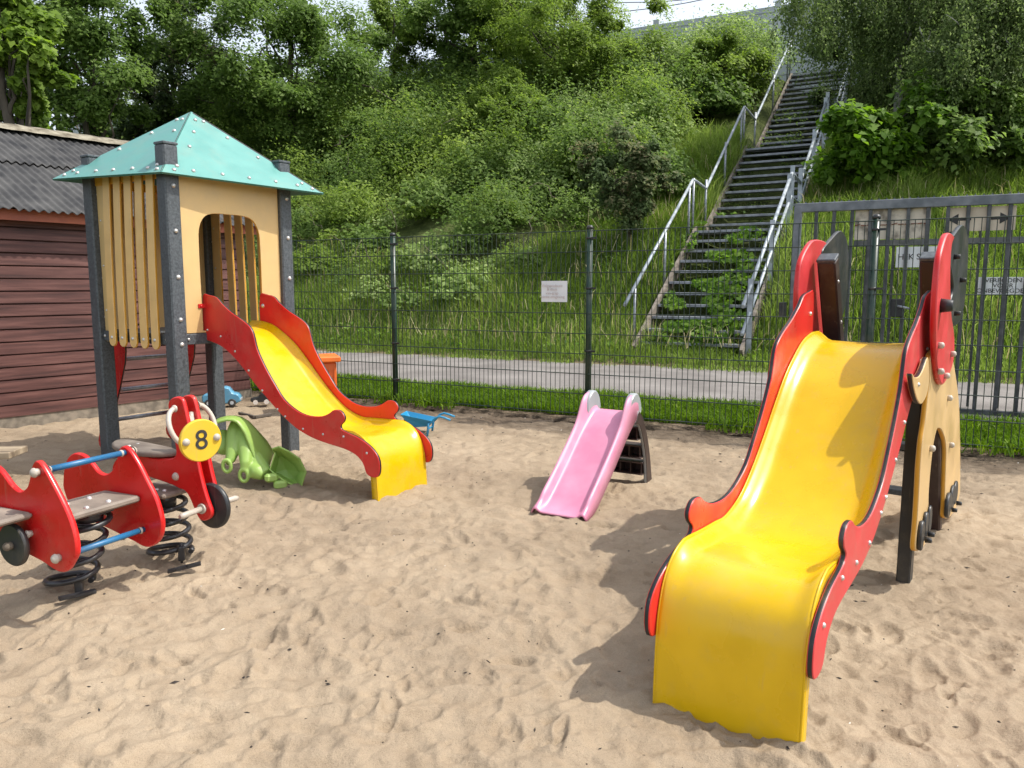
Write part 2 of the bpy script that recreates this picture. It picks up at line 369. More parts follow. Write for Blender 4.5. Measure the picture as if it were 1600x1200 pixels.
def asphalt():
    m, n, b = mat('path_asphalt'); tc = n.nodes.new('ShaderNodeTexCoord'); o = tc.outputs['Object']
    a = nd(n, 'ShaderNodeTexNoise', Scale=1.6, Detail=9); n.links.new(o, a.inputs['Vector'])
    r = ramp(n, [(.36, (.15, .135, .125)), (.7, (.235, .215, .20))]); n.links.new(a.outputs[0], r.inputs[0])
    g = nd(n, 'ShaderNodeTexVoronoi', Scale=90); n.links.new(o, g.inputs['Vector'])
    r2 = ramp(n, [(0, (.7, .7, .7)), (.6, (1.1, 1.1, 1.1))]); n.links.new(g.outputs[0], r2.inputs[0])
    mx = nd(n, 'ShaderNodeMix', data_type='RGBA', blend_type='MULTIPLY'); mx.inputs[0].default_value = 1
    n.links.new(r.outputs[0], mx.inputs[6]); n.links.new(r2.outputs[0], mx.inputs[7]); n.links.new(mx.outputs[2], b.inputs['Base Color'])
    bp = nd(n, 'ShaderNodeBump', Strength=.4, Distance=.004); n.links.new(g.outputs[0], bp.inputs['Height']); n.links.new(bp.outputs[0], b.inputs['Normal'])
    b.inputs['Roughness'].default_value = .9; return m
M['asphalt'] = asphalt()
M['turf'] = noise_mat('turf_soil', (.045, .06, .018), (.10, .12, .04), scale=3, rough=1, bump=1, bscale=20, dist=.03, spec=.1)
M['verge'] = noise_mat('verge_dirt', (.10, .085, .045), (.20, .165, .10), scale=5, rough=1, bump=1, bscale=20, dist=.03, spec=.1)

def leaf_mat(name, dark, mid, light, trans=.35, rough=.45):
    k_ = 1.3 if 'grass' in name else 1.12; dark, mid, light = [tuple(min(.6, x*k_) for x in c) for c in (dark, mid, light)]; trans = min(.5, trans+.08)
    m, n, b = mat(name); at = n.nodes.new('ShaderNodeAttribute'); at.attribute_name = 'rnd'
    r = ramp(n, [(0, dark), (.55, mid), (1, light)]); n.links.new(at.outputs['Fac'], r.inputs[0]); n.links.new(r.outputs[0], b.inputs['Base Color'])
    b.inputs['Roughness'].default_value = max(rough, .55); b.inputs['Specular IOR Level'].default_value = .18
    tr = n.nodes.new('ShaderNodeBsdfTranslucent'); mx = n.nodes.new('ShaderNodeMixShader'); mx.inputs[0].default_value = trans
    hs = nd(n, 'ShaderNodeHueSaturation', Saturation=1.1, Value=1.5); n.links.new(r.outputs[0], hs.inputs['Color']); n.links.new(hs.outputs[0], tr.inputs[0])
    out = n.nodes['Material Output']; n.links.new(b.outputs[0], mx.inputs[1]); n.links.new(tr.outputs[0], mx.inputs[2]); n.links.new(mx.outputs[0], out.inputs[0])
    return m
LM = {
 'maple': leaf_mat('maple_leaf', (.07, .125, .018), (.15, .23, .035), (.24, .33, .06), .4),
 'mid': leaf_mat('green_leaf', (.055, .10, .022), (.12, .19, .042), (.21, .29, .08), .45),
 'dark': leaf_mat('dark_leaf', (.025, .045, .014), (.055, .09, .026), (.10, .14, .045), .3),
 'willow': leaf_mat('willow_leaf', (.075, .125, .02), (.17, .245, .045), (.28, .36, .09), .4),
 'red': leaf_mat('reddish_leaf', (.05, .085, .03), (.105, .15, .055), (.26, .19, .12), .35),
 'bramble': leaf_mat('bramble_leaf', (.06, .105, .022), (.165, .245, .06), (.38, .46, .19), .4),
 'birch': leaf_mat('birch_leaf', (.05, .085, .025), (.12, .17, .055), (.24, .29, .13), .42),
 'hazel': leaf_mat('hazel_leaf', (.045, .10, .012), (.10, .19, .022), (.18, .28, .045), .45),
 'grass': leaf_mat('grass_blade', (.065, .108, .018), (.14, .205, .038), (.27, .33, .10), .4, .6),
 'lawn': leaf_mat('short_grass', (.05, .10, .008), (.10, .18, .015), (.18, .27, .03), .3, .6),
 'straw': leaf_mat('seed_head', (.2, .17, .08), (.34, .3, .16), (.48, .43, .26), .3, .7),
}
def leaf_obj(name, P, N, size, mat_, rs, asp=.55, droop=None, parent=None, base=(0, 0, 0), rnd=None):
    """kites: one bent leaf-sized face pair per point"""
    n = len(P); N = N/(np.linalg.norm(N, axis=1, keepdims=True)+1e-9)
    T = rs.normal(size=(n, 3)) if droop is None else rs.normal(size=(n, 3))*.4+np.array(droop)
    T -= N*(T*N).sum(1, keepdims=True); T /= (np.linalg.norm(T, axis=1, keepdims=True)+1e-9)
    B = np.cross(N, T); s = (size*(.6+.8*rs.rand(n)))[:, None] if np.isscalar(size) else (size*(.7+.6*rs.rand(n)))[:, None]
    V = np.empty((n, 4, 3)); fold = N*s*.12
    V[:, 0] = P-T*s*.5; V[:, 1] = P+B*s*asp*.5+fold-T*s*.05; V[:, 2] = P+T*s*.5-fold*.6; V[:, 3] = P-B*s*asp*.5+fold-T*s*.05
    base = A3(base) if parent is None else np.array(parent['_w'])
    V = (V.reshape(-1, 3)-base).astype(np.float32)
    me = bpy.data.meshes.new(name); me.vertices.add(4*n); me.loops.add(4*n); me.polygons.add(n)
    me.vertices.foreach_set('co', V.ravel()); me.loops.foreach_set('vertex_index', np.arange(4*n, dtype=np.int32))
    me.polygons.foreach_set('loop_start', np.arange(0, 4*n, 4, dtype=np.int32)); me.polygons.foreach_set('loop_total', np.full(n, 4, np.int32))
    me.update(calc_edges=True)
    at = me.attributes.new('rnd', 'FLOAT', 'FACE')
    at.data.foreach_set('value', (np.clip(rnd, 0, 1) if rnd is not None else rs.rand(n)).astype(np.float32))
    me.materials.append(mat_)
    o = bpy.data.objects.new(name, me); scene.collection.objects.link(o); o['_w'] = [float(x) for x in base]
    if parent is not None: o.parent = parent
    else: o.location = base
    return o

# ------------------------------------------------------------------ terrain (frame of fence, path and bank)
E1 = np.array([.892, -.452, 0]); E2 = np.array([.452, .892, 0])
def EP(e, d, z=0.): return E1*e+E2*d+np.array([0, 0, z])
BX = np.array([0, 6.9, 7.5, 11.05, 11.8, 13.0, 14.8, 15.6, 18.8, 19.8, 24.2, 26, 60]); BZ = np.array([0, 0, .12, .12, .27, 1.05, 2.3, 2.55, 4.55, 4.85, 7.2, 7.3, 7.3])
def bank(e, d):
    z = np.interp(d, BX, BZ); k = np.clip((d-11.3)/2, 0, 1)
    rel = (e*E1[0]+d*E2[0]-2.0)*.873-(e*E1[1]+d*E2[1]-12.2)*.487
    z = z-.42*np.clip((d-12.1)*2, 0, 1)*np.clip((rel+.15)*5, 0, 1)*np.clip((1.85-rel)*5, 0, 1)
    return z+k*(vnoise(e*.5+9, d*.5, 3)*.5+vnoise(e*1.7, d*1.7, 4)*.16)+(1-k)*vnoise(e*2, d*2, 5)*.02*np.clip((d-6.9)*3, 0, 1)
def grid_obj(name, X, Y, Z, mats, smooth_=True, matfun=None):
    r, c = X.shape; me = bpy.data.meshes.new(name)
    V = np.stack([X, Y, Z], -1).reshape(-1, 3).astype(np.float32)
    i = np.arange(r*c).reshape(r, c); q = np.stack([i[:-1, :-1], i[:-1, 1:], i[1:, 1:], i[1:, :-1]], -1).reshape(-1, 4)
    a = V[q[0]]; nz = np.cross(a[1]-a[0], a[2]-a[0])[2]
    if nz < 0: q = q[:, ::-1]
    n = len(q); me.vertices.add(len(V)); me.loops.add(4*n); me.polygons.add(n)
    me.vertices.foreach_set('co', V.ravel()); me.loops.foreach_set('vertex_index', q.astype(np.int32).ravel())
    me.polygons.foreach_set('loop_start', np.arange(0, 4*n, 4, dtype=np.int32)); me.polygons.foreach_set('loop_total', np.full(n, 4, np.int32))
    me.update(calc_edges=True); me.polygons.foreach_set('use_smooth', [smooth_]*n)
    for m in mats: me.materials.append(m)
    if matfun is not None: me.polygons.foreach_set('material_index', matfun)
    o = bpy.data.objects.new(name, me); scene.collection.objects.link(o); o['_w'] = [0, 0, 0]; return o
# distant ground sheet
g = MB(); g.add([(-900, -900, -.4), (900, -900, -.4), (900, 900, -.4), (-900, 900, -.4)], [(0, 1, 2, 3)])
kind(g.obj('ground', M['turf'], base=(0, 0, -.4)), 'structure')
# bank with verge
ee = np.linspace(-42, 26, 270); dd = np.concatenate([np.linspace(6.93, 11.0, 34), np.linspace(11.1, 30, 90), np.linspace(31, 60, 12)])
Eg, Dg = np.meshgrid(ee, dd); Zg = bank(Eg, Dg); Zg[(Dg > 7.45) & (Dg < 11.12)] = .11
Zg[Dg < 6.95] = -.3
Pg = Eg[..., None]*E1+Dg[..., None]*E2
mf = np.where(((Dg[:-1, :-1] > 7.2) & (Dg[:-1, :-1] < 11.6)), 1, 0).astype(np.int32).ravel()
kind(grid_obj('embankment', Pg[..., 0], Pg[..., 1], Zg, [M['turf'], M['verge']], matfun=mf), 'structure')
rs = np.random.RandomState(5)
pe = np.linspace(-42, 26, 400); ed1 = 7.56+vnoise(pe*1.5, pe*0, 8)*.10; ed2 = 11.02+vnoise(pe*1.5, pe*0+4, 9)*.16
g = MB(); V = []; 
for k in range(7):
    for i, e in enumerate(pe): V.append(EP(e, ed1[i]+(ed2[i]-ed1[i])*k/6, .122+.02*math.sin(math.pi*k/6)))
n_ = len(pe); g.add(V, [(k*n_+i, k*n_+i+1, k*n_+n_+i+1, k*n_+n_+i) for k in range(6) for i in range(n_-1)], 0, True)
kind(g.obj('footpath', M['asphalt'], base=(0, 0, 0)), 'structure')

# ---- sand: dented, scuffed height field
TW = Frame((-2.45, 5.97), R(-34.))
BG = Frame((.46, 2.36), R(53.5))
ys = [-3.0, -1.5, -.5, .3, .8, 1.1]; y = 1.3
while y < 12: ys.append(y); y += max(.0085, .0034*y)
ys = np.array(ys); xn = np.linspace(-1, 1, 620)
Ysd, U = np.meshgrid(ys, xn, indexing='ij'); hw = np.maximum(2.2, np.abs(Ysd)*.78+.4); Xs = U*hw+np.clip(Ysd*.02, 0, .2)
Zs = vnoise(Xs*.9+3, Ysd*.9, 11)*.04+vnoise(Xs*2.6, Ysd*2.6, 12)*.024+vnoise(Xs*7, Ysd*8, 13)*.015+vnoise(Xs*19, Ysd*21, 14)*.013+vnoise(Xs*43, Ysd*47, 17)*.005
def rot(x, y, a): return x*math.cos(a)+y*math.sin(a), -x*math.sin(a)+y*math.cos(a)
# wind / rake streaks
rx, ry = rot(Xs, Ysd, R(-32)); wob = vnoise(Xs*1.2, Ysd*1.2, 15)*2.5
st = np.abs(np.sin(ry*9+wob*2)); mask = np.clip(vnoise(Xs*.8+50, Ysd*.8, 16)*3+.35, 0, 1); Zs += (st**1.5)*.012*mask
Zs -= np.abs(vnoise(Xs*4.2+wob*.2, Ysd*5.1, 18))*.030+np.abs(vnoise(Xs*9.5, Ysd*11, 19))*.019+np.abs(vnoise(Xs*17, Ysd*20, 20))*.016
def dents(n, lmin, lmax, depth, seed, ymax=8.5, rim=.35):
    r_ = np.random.RandomState(seed)
    global Zs
    for k in range(n):
        cy = 1.3+(ymax-1.3)*r_.rand()**1.25; hwid = .72*cy+.3; cx = (r_.rand()*2-1)*hwid
        L = lmin+(lmax-lmin)*r_.rand(); W = L*(.3+.25*r_.rand()); a = r_.rand()*math.pi; dp = depth*(.5+.8*r_.rand())
        i0, i1 = np.searchsorted(ys, [cy-L*1.6, cy+L*1.6])
        if i1 <= i0: continue
        sl = slice(i0, i1); X_, Y_ = Xs[sl], Ysd[sl]
        x, y_ = rot(X_-cx, Y_-cy, a); y_ = y_+.35*x*x/L*(1 if k % 2 else -1)
        q = np.sqrt((x/(L/2))**2+(y_/(W/2))**2)
        Zs[sl] += -dp*np.clip(1-q**3.2, 0, 1)**.8+dp*rim*np.exp(-((q-1.22)/.22)**2)*(.6+.8*(vnoise(X_*15, Y_*15, k % 200)+.5))
dents(420, .13, .28, .014, 21); dents(1100, .05, .14, .009, 22, 7.5); dents(140, .3, .8, .009, 23, 5.5, .5)
Zs -= .02
# deep dents away under objects, small heaps at feet
def heap(c, r, h):
    global Zs
    Zs += h*np.exp(-((Xs-c[0])**2+(Ysd-c[1])**2)/(r*r))
SPRING_A = G(107, 912); SPRING_B = G(267, 866)
for c in ((.55, 2.35), (.86, 2.15)): heap(c, .12, .02)
for c in (SPRING_A, SPRING_B): heap(c, .2, .02)
for sx in (-.46, .46):
    for sy in (-.46, .46): heap(TW.P(sx, sy, 0), .12, .025)
heap((-.68, 4.72), .25, .02)
Dd = Xs*.452+Ysd*.892
Zs = np.where(Dd > 6.6, Zs*np.clip((7.1-Dd)*2, 0, 1)+.02*np.clip((Dd-6.6)*2, 0, 1), Zs)
Zs[Dd > 7.05] = -.35
kind(grid_obj('sand', Xs, Ysd, Zs, [M['sand']]), 'structure')
def sand_z(x, y):
    i = int(np.clip(np.searchsorted(ys, y), 1, len(ys)-1)); hw_ = max(2.2, abs(ys[i])*.78+.4)
    j = int(np.clip(round(((x-min(max(ys[i]*.02, 0), .2))/hw_+1)/2*619), 0, 619)); return float(Zs[i, j])
# debris lying on the sand
r_ = np.random.RandomState(77); g = MB(); gs = MB()
for k in range(1500):
    y = 1.35+5.6*r_.rand()**.9 if k < 800 else 0; x = (r_.rand()*2-1)*(.7*y+.2)
    if k >= 800:
        p = EP(-8+14*r_.rand(), 6.85-1.1*r_.rand()**2); x, y = p[0], p[1]
        if y < 1.4: continue
    s = .002+.0045*r_.rand()**2+(.0015 if k % 40 == 0 else 0); z = sand_z(x, y); a = r_.rand()*7; el = 1+2.5*r_.rand()**2
    V = [(x+math.cos(a+b)*s*e_-math.sin(a)*0, y+math.sin(a+b)*s*e_, z+dz) for b, e_, dz in ((0, el, .001), (1.57, .8, 0), (3.14, el, .001), (4.71, .8, 0))]+[(x, y, z+s*.9), (x, y, z-.003)]
    (gs if k % 17 == 0 else g).add(V, [(0, 1, 4), (1, 2, 4), (2, 3, 4), (3, 0, 4), (1, 0, 5), (2, 1, 5), (3, 2, 5), (0, 3, 5)])
tag(kind(g.obj('debris', M['chip'], base=(0, 0, 0)), 'stuff'), 'tiny dark twigs and grit scattered over the sand', 'debris')
tag(kind(gs.obj('shell_grit', M['shell'], base=(0, 0, 0)), 'stuff'), 'tiny pale shell bits lying in the sand', 'grit')

# soil edge with roots along the fence foot
g = MB(); V = []; es = np.linspace(-9, 9, 260)
for k in range(6):
    for i, e in enumerate(es):
        d_ = 6.80+.22*k/5+(vnoise(np.array([e*1.3]), np.array([.5]), 31)[0]*.22+vnoise(np.array([e*6]), np.array([k*.7]), 34)[0]*.08)*(1-k/5)
        V.append(EP(e, d_, (-.01 if k == 0 else .018+.012*k/5)+vnoise(np.array([e*9]), np.array([k*1.3]), 32)[0]*.03))
g.add(V, [(k*260+i, k*260+i+1, k*260+261+i, k*260+260+i) for k in range(5) for i in range(259)], 0, True)
kind(g.obj('soil', M['soil'], base=(0, 0, 0)), 'structure')

# ------------------------------------------------------------------ shed
def build_shed():
    W0 = np.array([-4.74, 7.01, 0]); d = np.array([.615, .788, 0]); d /= np.linalg.norm(d); nn = np.array([d[1], -d[0], 0])
    t = thing('wooden_shed', 'long dark red clapboard shed with a corrugated grey roof', 'shed', W0)
    S = lambda a, b, z: W0+d*a+nn*b+np.array([0, 0, z])    # along wall, outwards, up
    L0, L1 = -5.0, 2.62; ztop = 1.93
    w = MB(); bh = .117; k = 0; z = .09; rr = random.Random(4)
    while z < ztop:
        zt = z+bh; o1 = .026+rr.uniform(-.002, .002)
        # a lapped board: bottom edge stands out, top leans in, dark groove between boards
        w.add([S(L0, o1, z), S(L1, o1, z), S(L1, o1-.004, zt-.016), S(L0, o1-.004, zt-.016), S(L0, .002, zt-.010), S(L1, .002, zt-.010), S(L0, .002, z), S(L1, .002, z)],
              [(0, 1, 2, 3), (3, 2, 5, 4), (0, 6, 7, 1), (1, 7, 5, 2), (0, 3, 4, 6)])
        z += bh
    w.box(S((L0+L1)/2, -.03, ztop/2), (L1-L0, .05, ztop), ax=(d, nn, (0, 0, 1)))
    # gable end and back
    w.box(S(L1-.03, -2.2, 1.0), (.06, 4.3, 1.9), ax=(d, nn, (0, 0, 1)))
    w.box(S((L0+L1)/2, -4.4, 1.0), (L1-L0, .06, 1.9), ax=(d, nn, (0, 0, 1)))
    V = [S(L1-.03, -.06, 1.9), S(L1-.03, -4.34, 1.9), S(L1-.03, -2.2, 3.02)]; w.add(V, [(0, 1, 2), (2, 1, 0)])
    w.obj('wall', M['shed'], t)
    c = MB(); c.box(S((L0+L1)/2, -.015, .02), (L1-L0+.04, .06, .14), ax=(d, nn, (0, 0, 1))); c.obj('footing', M['concrete'], t)
    f = MB(); f.box(S((L0+L1)/2+.1, .15, 1.94), (L1-L0+.3, .022, .10), ax=(d, nn, (0, 0, 1))); f.box(S((L0+L1)/2+.1, .08, 1.985), (L1-L0+.3, .13, .015), ax=(d, nn, (0, 0, 1)))
    f.obj('fascia', M['fascia'], t)
    # corrugated roof : wave along the wall, two lapped rows
    r = MB(); a0, a1 = L0, L1+.22; eb, rb = .25, -2.2; ez, rz = 1.985, 3.10; n = int((a1-a0)/.0105)
    for side in (0, 1):
        for row, (q0, q1, lift) in enumerate(((0, .52, .012), (.5, 1.0, 0))):
            V = []
            for q, extra in ((q0, lift), (q1, lift)):
                for i in range(n+1):
                    a = a0+(a1-a0)*i/n; wv = .0125*math.cos((a-a0)*2*math.pi/.082)
                    sheet = ((a-a0) % 1.02)/1.02; wv += .010*(sheet < .1)
                    b = eb+(rb-eb)*q; zz = ez+(rz-ez)*q
                    if side: b = 2*rb-b
                    lo = (1-q0/.5 if row == 0 else 0)
                    V.append(S(a+(.01*math.sin(q*9) if False else 0), b, zz+wv+(.028 if (row == 1 and q == q0) else 0)))
            m = n+1; r.add(V, [(i, i+1, m+i+1, m+i) if not side else (m+i, m+i+1, i+1, i) for i in range(n)], 0, True)
            # sheet thickness visible at the lower edge
            V2 = [(p[0], p[1], p[2]-.008) for p in V[:m]]; r.add(V[:m]+V2, [(i+1, i, m+i, m+i+1) for i in range(n)])
    r.obj('roof', M['roofing'], t)
    k = MB()
    pr = [(-.2, -.07), (-.1, -.005), (0, .03), (.1, -.005), (.2, -.07)]; ns = 60; V = []
    for i in range(ns+1):
        a = a0+(a1-a0)*i/ns
        for (b, z_) in pr: V.append(S(a, rb+b, rz+z_+.035+.006*(i % 2)))
    k.add(V, [(i*5+j, i*5+j+1, i*5+6+j, i*5+5+j) for i in range(ns) for j in range(4)], 0, True)
    k.obj('ridge_cap', M['ridge'], t)
build_shed()
# ------------------------------------------------------------------ timber edging remnants
def edging(px, label, h=.03):
    g = MB(); P = [G(u, v) for u, v in px]
    for a, b in zip(P[:-1], P[1:]): g.bar(a+[0, 0, -.004], b+[0, 0, -.004], .03, h, bev=.004)
    tag(g.obj('timber_edging', M['wood_dark']), label, 'edging')
edging([(374, 645), (398, 651), (424, 647)], 'half-buried dark timber edging behind the green rocker')
# ------------------------------------------------------------------ low bench at the left frame edge
t = thing('wooden_bench', 'weathered plank bench end at the left edge of the sand', 'bench', G(-60, 760))
bz = .30; c0 = D(-5, 712, 5.05)
g = MB(); g.box((c0[0]-.52, c0[1]+.05, c0[2]), (1.2, .24, .045), rz=R(6), bev=.005); g.obj('seat', M['wood_old'], t)
for dx in (-.10, -.95):
    g = MB(); g.box((c0[0]+dx-.08, c0[1]+.05, c0[2]/2-.03), (.06, .18, c0[2]), rz=R(6), bev=.004); g.obj('leg', M['wood_old'], t)

# ------------------------------------------------------------------ slide module (s runs from foot up to platform, z up)
# canonical side panel, traced once on the tower slide
def crop2(pts): return [(250+x*.3, 420+y*.3) for x, y in pts]
CH = [(0, -.12), (0, 0), (.008, .16), (.020, .26), (.055, .345), (.12, .40), (.20, .418), (.35, .412), (.48, .408), (.57, .405), (.68, .43), (.78, .475), (.90, .56), (1.02, .665), (1.15, .79), (1.27, .895), (1.40, .975), (1.50, 1.022), (1.60, 1.045), (1.66, 1.05), (1.74, 1.05)]
def chute(fr, w0, w1, dz, sgn, name, mat_, parent, jag, lip=.038):
    """fr.s measured from foot when sgn=1; for the tower slide s = L - s'"""
    prof = smooth(CH, closed=False, k=4); nw = 28; V = []; m = len(prof); rr = np.random.RandomState(jag)
    P = [np.array(p) for p in prof]; foot = np.interp(np.linspace(0, 1, nw+1), np.linspace(0, 1, 9), rr.rand(9)*.0)
    for i in range(m):
        t = P[min(i+1, m-1)]-P[max(i-1, 0)]; t /= np.linalg.norm(t); nrm = np.array([-t[1], t[0]])
        if nrm[1] < -.01: nrm = -nrm
        for j in range(nw+1):
            x = -1+2*j/nw; e = max(0, (abs(x)-.72)/.28); e = e*e*(3-2*e)*lip*(1 if P[i][0] > .2 else max(.12, P[i][0]/.2)) - .010*(1-x*x)*min(1, max(0, P[i][0]/.2))
            q = P[i]+nrm*e; w = (w0+w1)/2+(w1-w0)/2*x
            V.append((q[0], w, q[1]+dz))
    def W(p): return fr.P(p[0] if sgn > 0 else sgn_L-.05-p[0], p[1], p[2])
    sgn_L = LTW
    g = MB(); mw = nw+1
    fs = [(i*mw+j, i*mw+j+1, i*mw+mw+j+1, i*mw+mw+j) for i in range(m-1) for j in range(nw)]
    if (w1 > w0) == (sgn > 0): fs = [f[::-1] for f in fs]
    g.add([W(p) for p in V], fs, 0, True)
    # side flanges of the moulding
    for j in (0, nw):
        A = []; 
        for i in range(m):
            p = V[i*mw+j]; t = P[min(i+1, m-1)]-P[max(i-1, 0)]; t /= np.linalg.norm(t); nrm = np.array([-t[1], t[0]])
            if nrm[1] < -.01: nrm = -nrm
            A.append(p); A.append((p[0]-nrm[0]*.05, p[1], p[2]-nrm[1]*.05))
        fs = [(2*i, 2*i+2, 2*i+3, 2*i+1) for i in range(m-1)]
        if j: fs = [f[::-1] for f in fs]
        g.add([W(p) for p in A], fs, 0, True)
    o = g.obj(name, mat_, parent)
    md = o.modifiers.new('thickness', 'SOLIDIFY'); md.thickness = .006; md.offset = -1
    return o
LTW = 2.165          # tower slide : s' = LTW - s in the tower frame
near_px = crop2([(228, 140), (260, 137), (300, 150), (330, 185), (380, 230), (430, 265), (470, 300), (490, 340), (510, 420), (550, 510), (600, 600), (650, 680), (720, 740), (780, 765), (840, 768), (880, 755), (910, 735), (945, 740), (965, 770), (962, 795), (945, 815), (950, 835), (975, 850), (1040, 880), (1100, 925), (1140, 980), (1150, 1040), (1140, 1080), (1110, 1085), (1080, 1065), (1060, 1010), (1020, 965), (960, 935), (880, 910), (800, 880), (730, 840), (680, 800), (620, 740), (560, 670), (500, 600), (440, 520), (380, 450), (320, 400), (262, 375), (238, 362), (230, 300)])
SIDE = [(LTW-s, z) for s, z in [TW.px(u, v, -.245) for u, v in near_px]]

# ------------------------------------------------------------------ play tower
def build_tower():
    t = thing('play_tower', 'square play tower with teal pyramid roof, yellow slatted walls and red slide', 'play tower', TW.P(0, 0, 0))
    hp = .475; fr = TW
    # posts
    for sx in (-1, 1):
        for sy in (-1, 1):
            c = fr.P(sx*hp, sy*hp, 0); g = MB(); g.box((c[0], c[1], .98), (.108, .108, 2.52), rz=R(-34), bev=.010)
            po = g.obj('post', M['grey_post'], t)
            b = MB()
            for z in (.93, 1.07, 1.36, 1.67, 1.97):
                b.dome(fr.P(sx*hp+.054, sy*hp+.005, z-(.0 if z > 1 else .03)), fr.d, .016)
            b.obj('bolt', M['steel'], po)
            g = MB(); g.box((c[0], c[1], 2.247), (.112, .112, .018), rz=R(-34), bev=.004); g.obj('post_cap', M['grey_post'], po)
    # deck
    g = MB(); g.box(fr.P(0, 0, .955), (.94, .94, .03), rz=R(-34), bev=.003); g.obj('deck', M['grey_post'], t)
    for (a, b) in (((-hp, -hp), (hp, -hp)), ((hp, -hp), (hp, hp)), ((hp, hp), (-hp, hp)), ((-hp, hp), (-hp, -hp))):
        A_, B_ = np.array([*a]), np.array([*b]); q = (B_-A_)/np.linalg.norm(B_-A_)*.056
        g = MB(); g.bar(fr.P(*(A_+q), .93), fr.P(*(B_-q), .93), .05, .075, bev=.004)
        o = g.obj('deck_beam', M['grey_post'], t)
        b = MB(); out = np.array([q[1], -q[0]])/.056*.026
        for s in (.08, .3, .7, .92):
            c = A_+(B_-A_)*s+out; b.dome(fr.P(c[0], c[1], .93), fr.d*out[0]+fr.n*out[1], .011)
        b.obj('bolt', M['steel'], o)
    # doorway panel on the slide side
    f2 = Frame(fr.P(hp+.012, 0, 0), R(-34)+math.pi/2)
    ol = [(-.42, .972), (.42, .972), (.42, 2.09), (-.42, 2.09)]
    s0 = f2.px(315, 480)[0]; s1 = f2.px(409, 480)[0]; zt = f2.px(362, 336)[1]
    hole = smooth([(s0, .985, 'c'), (s0, zt-.16), (s0+.035, zt-.05), (s0+.11, zt-.006), ((s0+s1)/2, zt), (s1-.11, zt-.006), (s1-.035, zt-.05), (s1, zt-.16), (s1, .985, 'c')], k=4)
    g = MB(); g.plate(ol, f2, -.009, .009, holes=[hole], edge=1, bev=.0025); g.obj('doorway_panel', [M['cream'], M['ochre']], t)
    # slatted walls
    def slats(f3, name_flip):
        o = MB()
        o.plate([(-.42, .962), (-.318, .962), (-.318, 2.09), (-.42, 2.09)], f3, -.009, .009); p = o.obj('slat', [M['cream'], M['ochre']], t)
        b = MB()
        for z in (1.12, 1.45, 1.78): b.dome(f3.P(-.385, -.009, z), -f3.n, .009); b.dome(f3.P(-.385, .009, z), f3.n, .009)
        b.obj('bolt', M['steel'], p)
        for k in range(5):
            c = -.248+.138*k; w = .043; g = MB(); zb = .865; K = []
            ol = [(c-w, 2.09), (c-w, zb+.04)]+[(c-w*math.cos(a), zb+.037-w*math.sin(a)) for a in np.linspace(.2, math.pi-.2, 9)]+[(c+w, zb+.04), (c+w, 2.09)]
            ol2 = []
            for (x, z) in ol: ol2.append((x, z))
            # long edges subdivided so that the slat can bow outwards slightly
            L_ = [(c-w, z) for z in np.linspace(2.09, zb+.04, 12)]+ol[2:-2]+[(c+w, z) for z in np.linspace(zb+.04, 2.09, 12)]
            g.plate(L_, f3, -.009, .009)
            for i, v in enumerate(g.v):
                q = max(0, 1-(v[2]-.88)/1.2); bow = .045*(1-(1-q)**2)*1.0
                g.v[i] = tuple(np.array(v)+f3.n*name_flip*(.02+bow*.6))
            so = g.obj('slat', [M['cream_slat'], M['ochre']], t)
            b = MB(); b.dome(f3.P(c, name_flip*.056, .925), f3.n*name_flip, .013); b.obj('bolt', M['steel'], so)
        g = MB(); g.plate([(.375, .962), (.42, .962), (.42, 2.09), (.375, 2.09)], f3, -.009, .009); g.obj('slat', [M['cream'], M['ochre']], t)
        g = MB(); g.bar(f3.P(-.42, 0, 2.06), f3.P(.42, 0, 2.06), .03, .06); g.obj('top_rail', M['ochre'], t)
    slats(Frame(fr.P(0, -hp, 0), R(-34)), -1)
    slats(Frame(fr.P(0, hp, 0), R(-34)), 1)
    slats(Frame(fr.P(-hp, 0, 0), R(-34)+math.pi/2), 1)
    # ladder on the back
    for sy in (-.30, .30):
        f4 = Frame(fr.P(-hp-.03, sy, 0), R(-34))
        ol = [(.0, .93), (-.10, .93), (-.47, .03), (-.40, -.05), (-.36, .0), (0, .70)]
        g = MB(); g.plate(smooth([(a, z) for a, z in ol], k=3), f4, -.009, .009, edge=1); g.obj('ladder_side', [M['red_board'], M['black_edge']], t)
    for a, z in ((-.13, .72), (-.25, .46), (-.37, .2)):
        g = MB(); g.cyl(fr.P(-hp-.03+a, -.29, z), fr.P(-hp-.03+a, .29, z), .017, 10); g.obj('rung', M['galv'], t)
    # roof
    Rr, ze, za = .955, 2.052, 2.60
    cor = [fr.P(Rr*math.cos(a), Rr*math.sin(a), ze) for a in [math.pi/4+k*math.pi/2 for k in range(4)]]; ap = fr.P(0, 0, za)+np.array([.045, 0, 0])
    Lc, Fc, Rc = np.array([-3.38, 5.785, 2.08]), np.array([-2.29, 5.15, 2.04]), np.array([-1.47, 6.16, 2.02]); Bc = Lc+Rc-Fc; cor = [Rc, Bc, Lc, Fc]
    rf = thing('tmp', '', '', fr.P(0, 0, 0)) if False else None
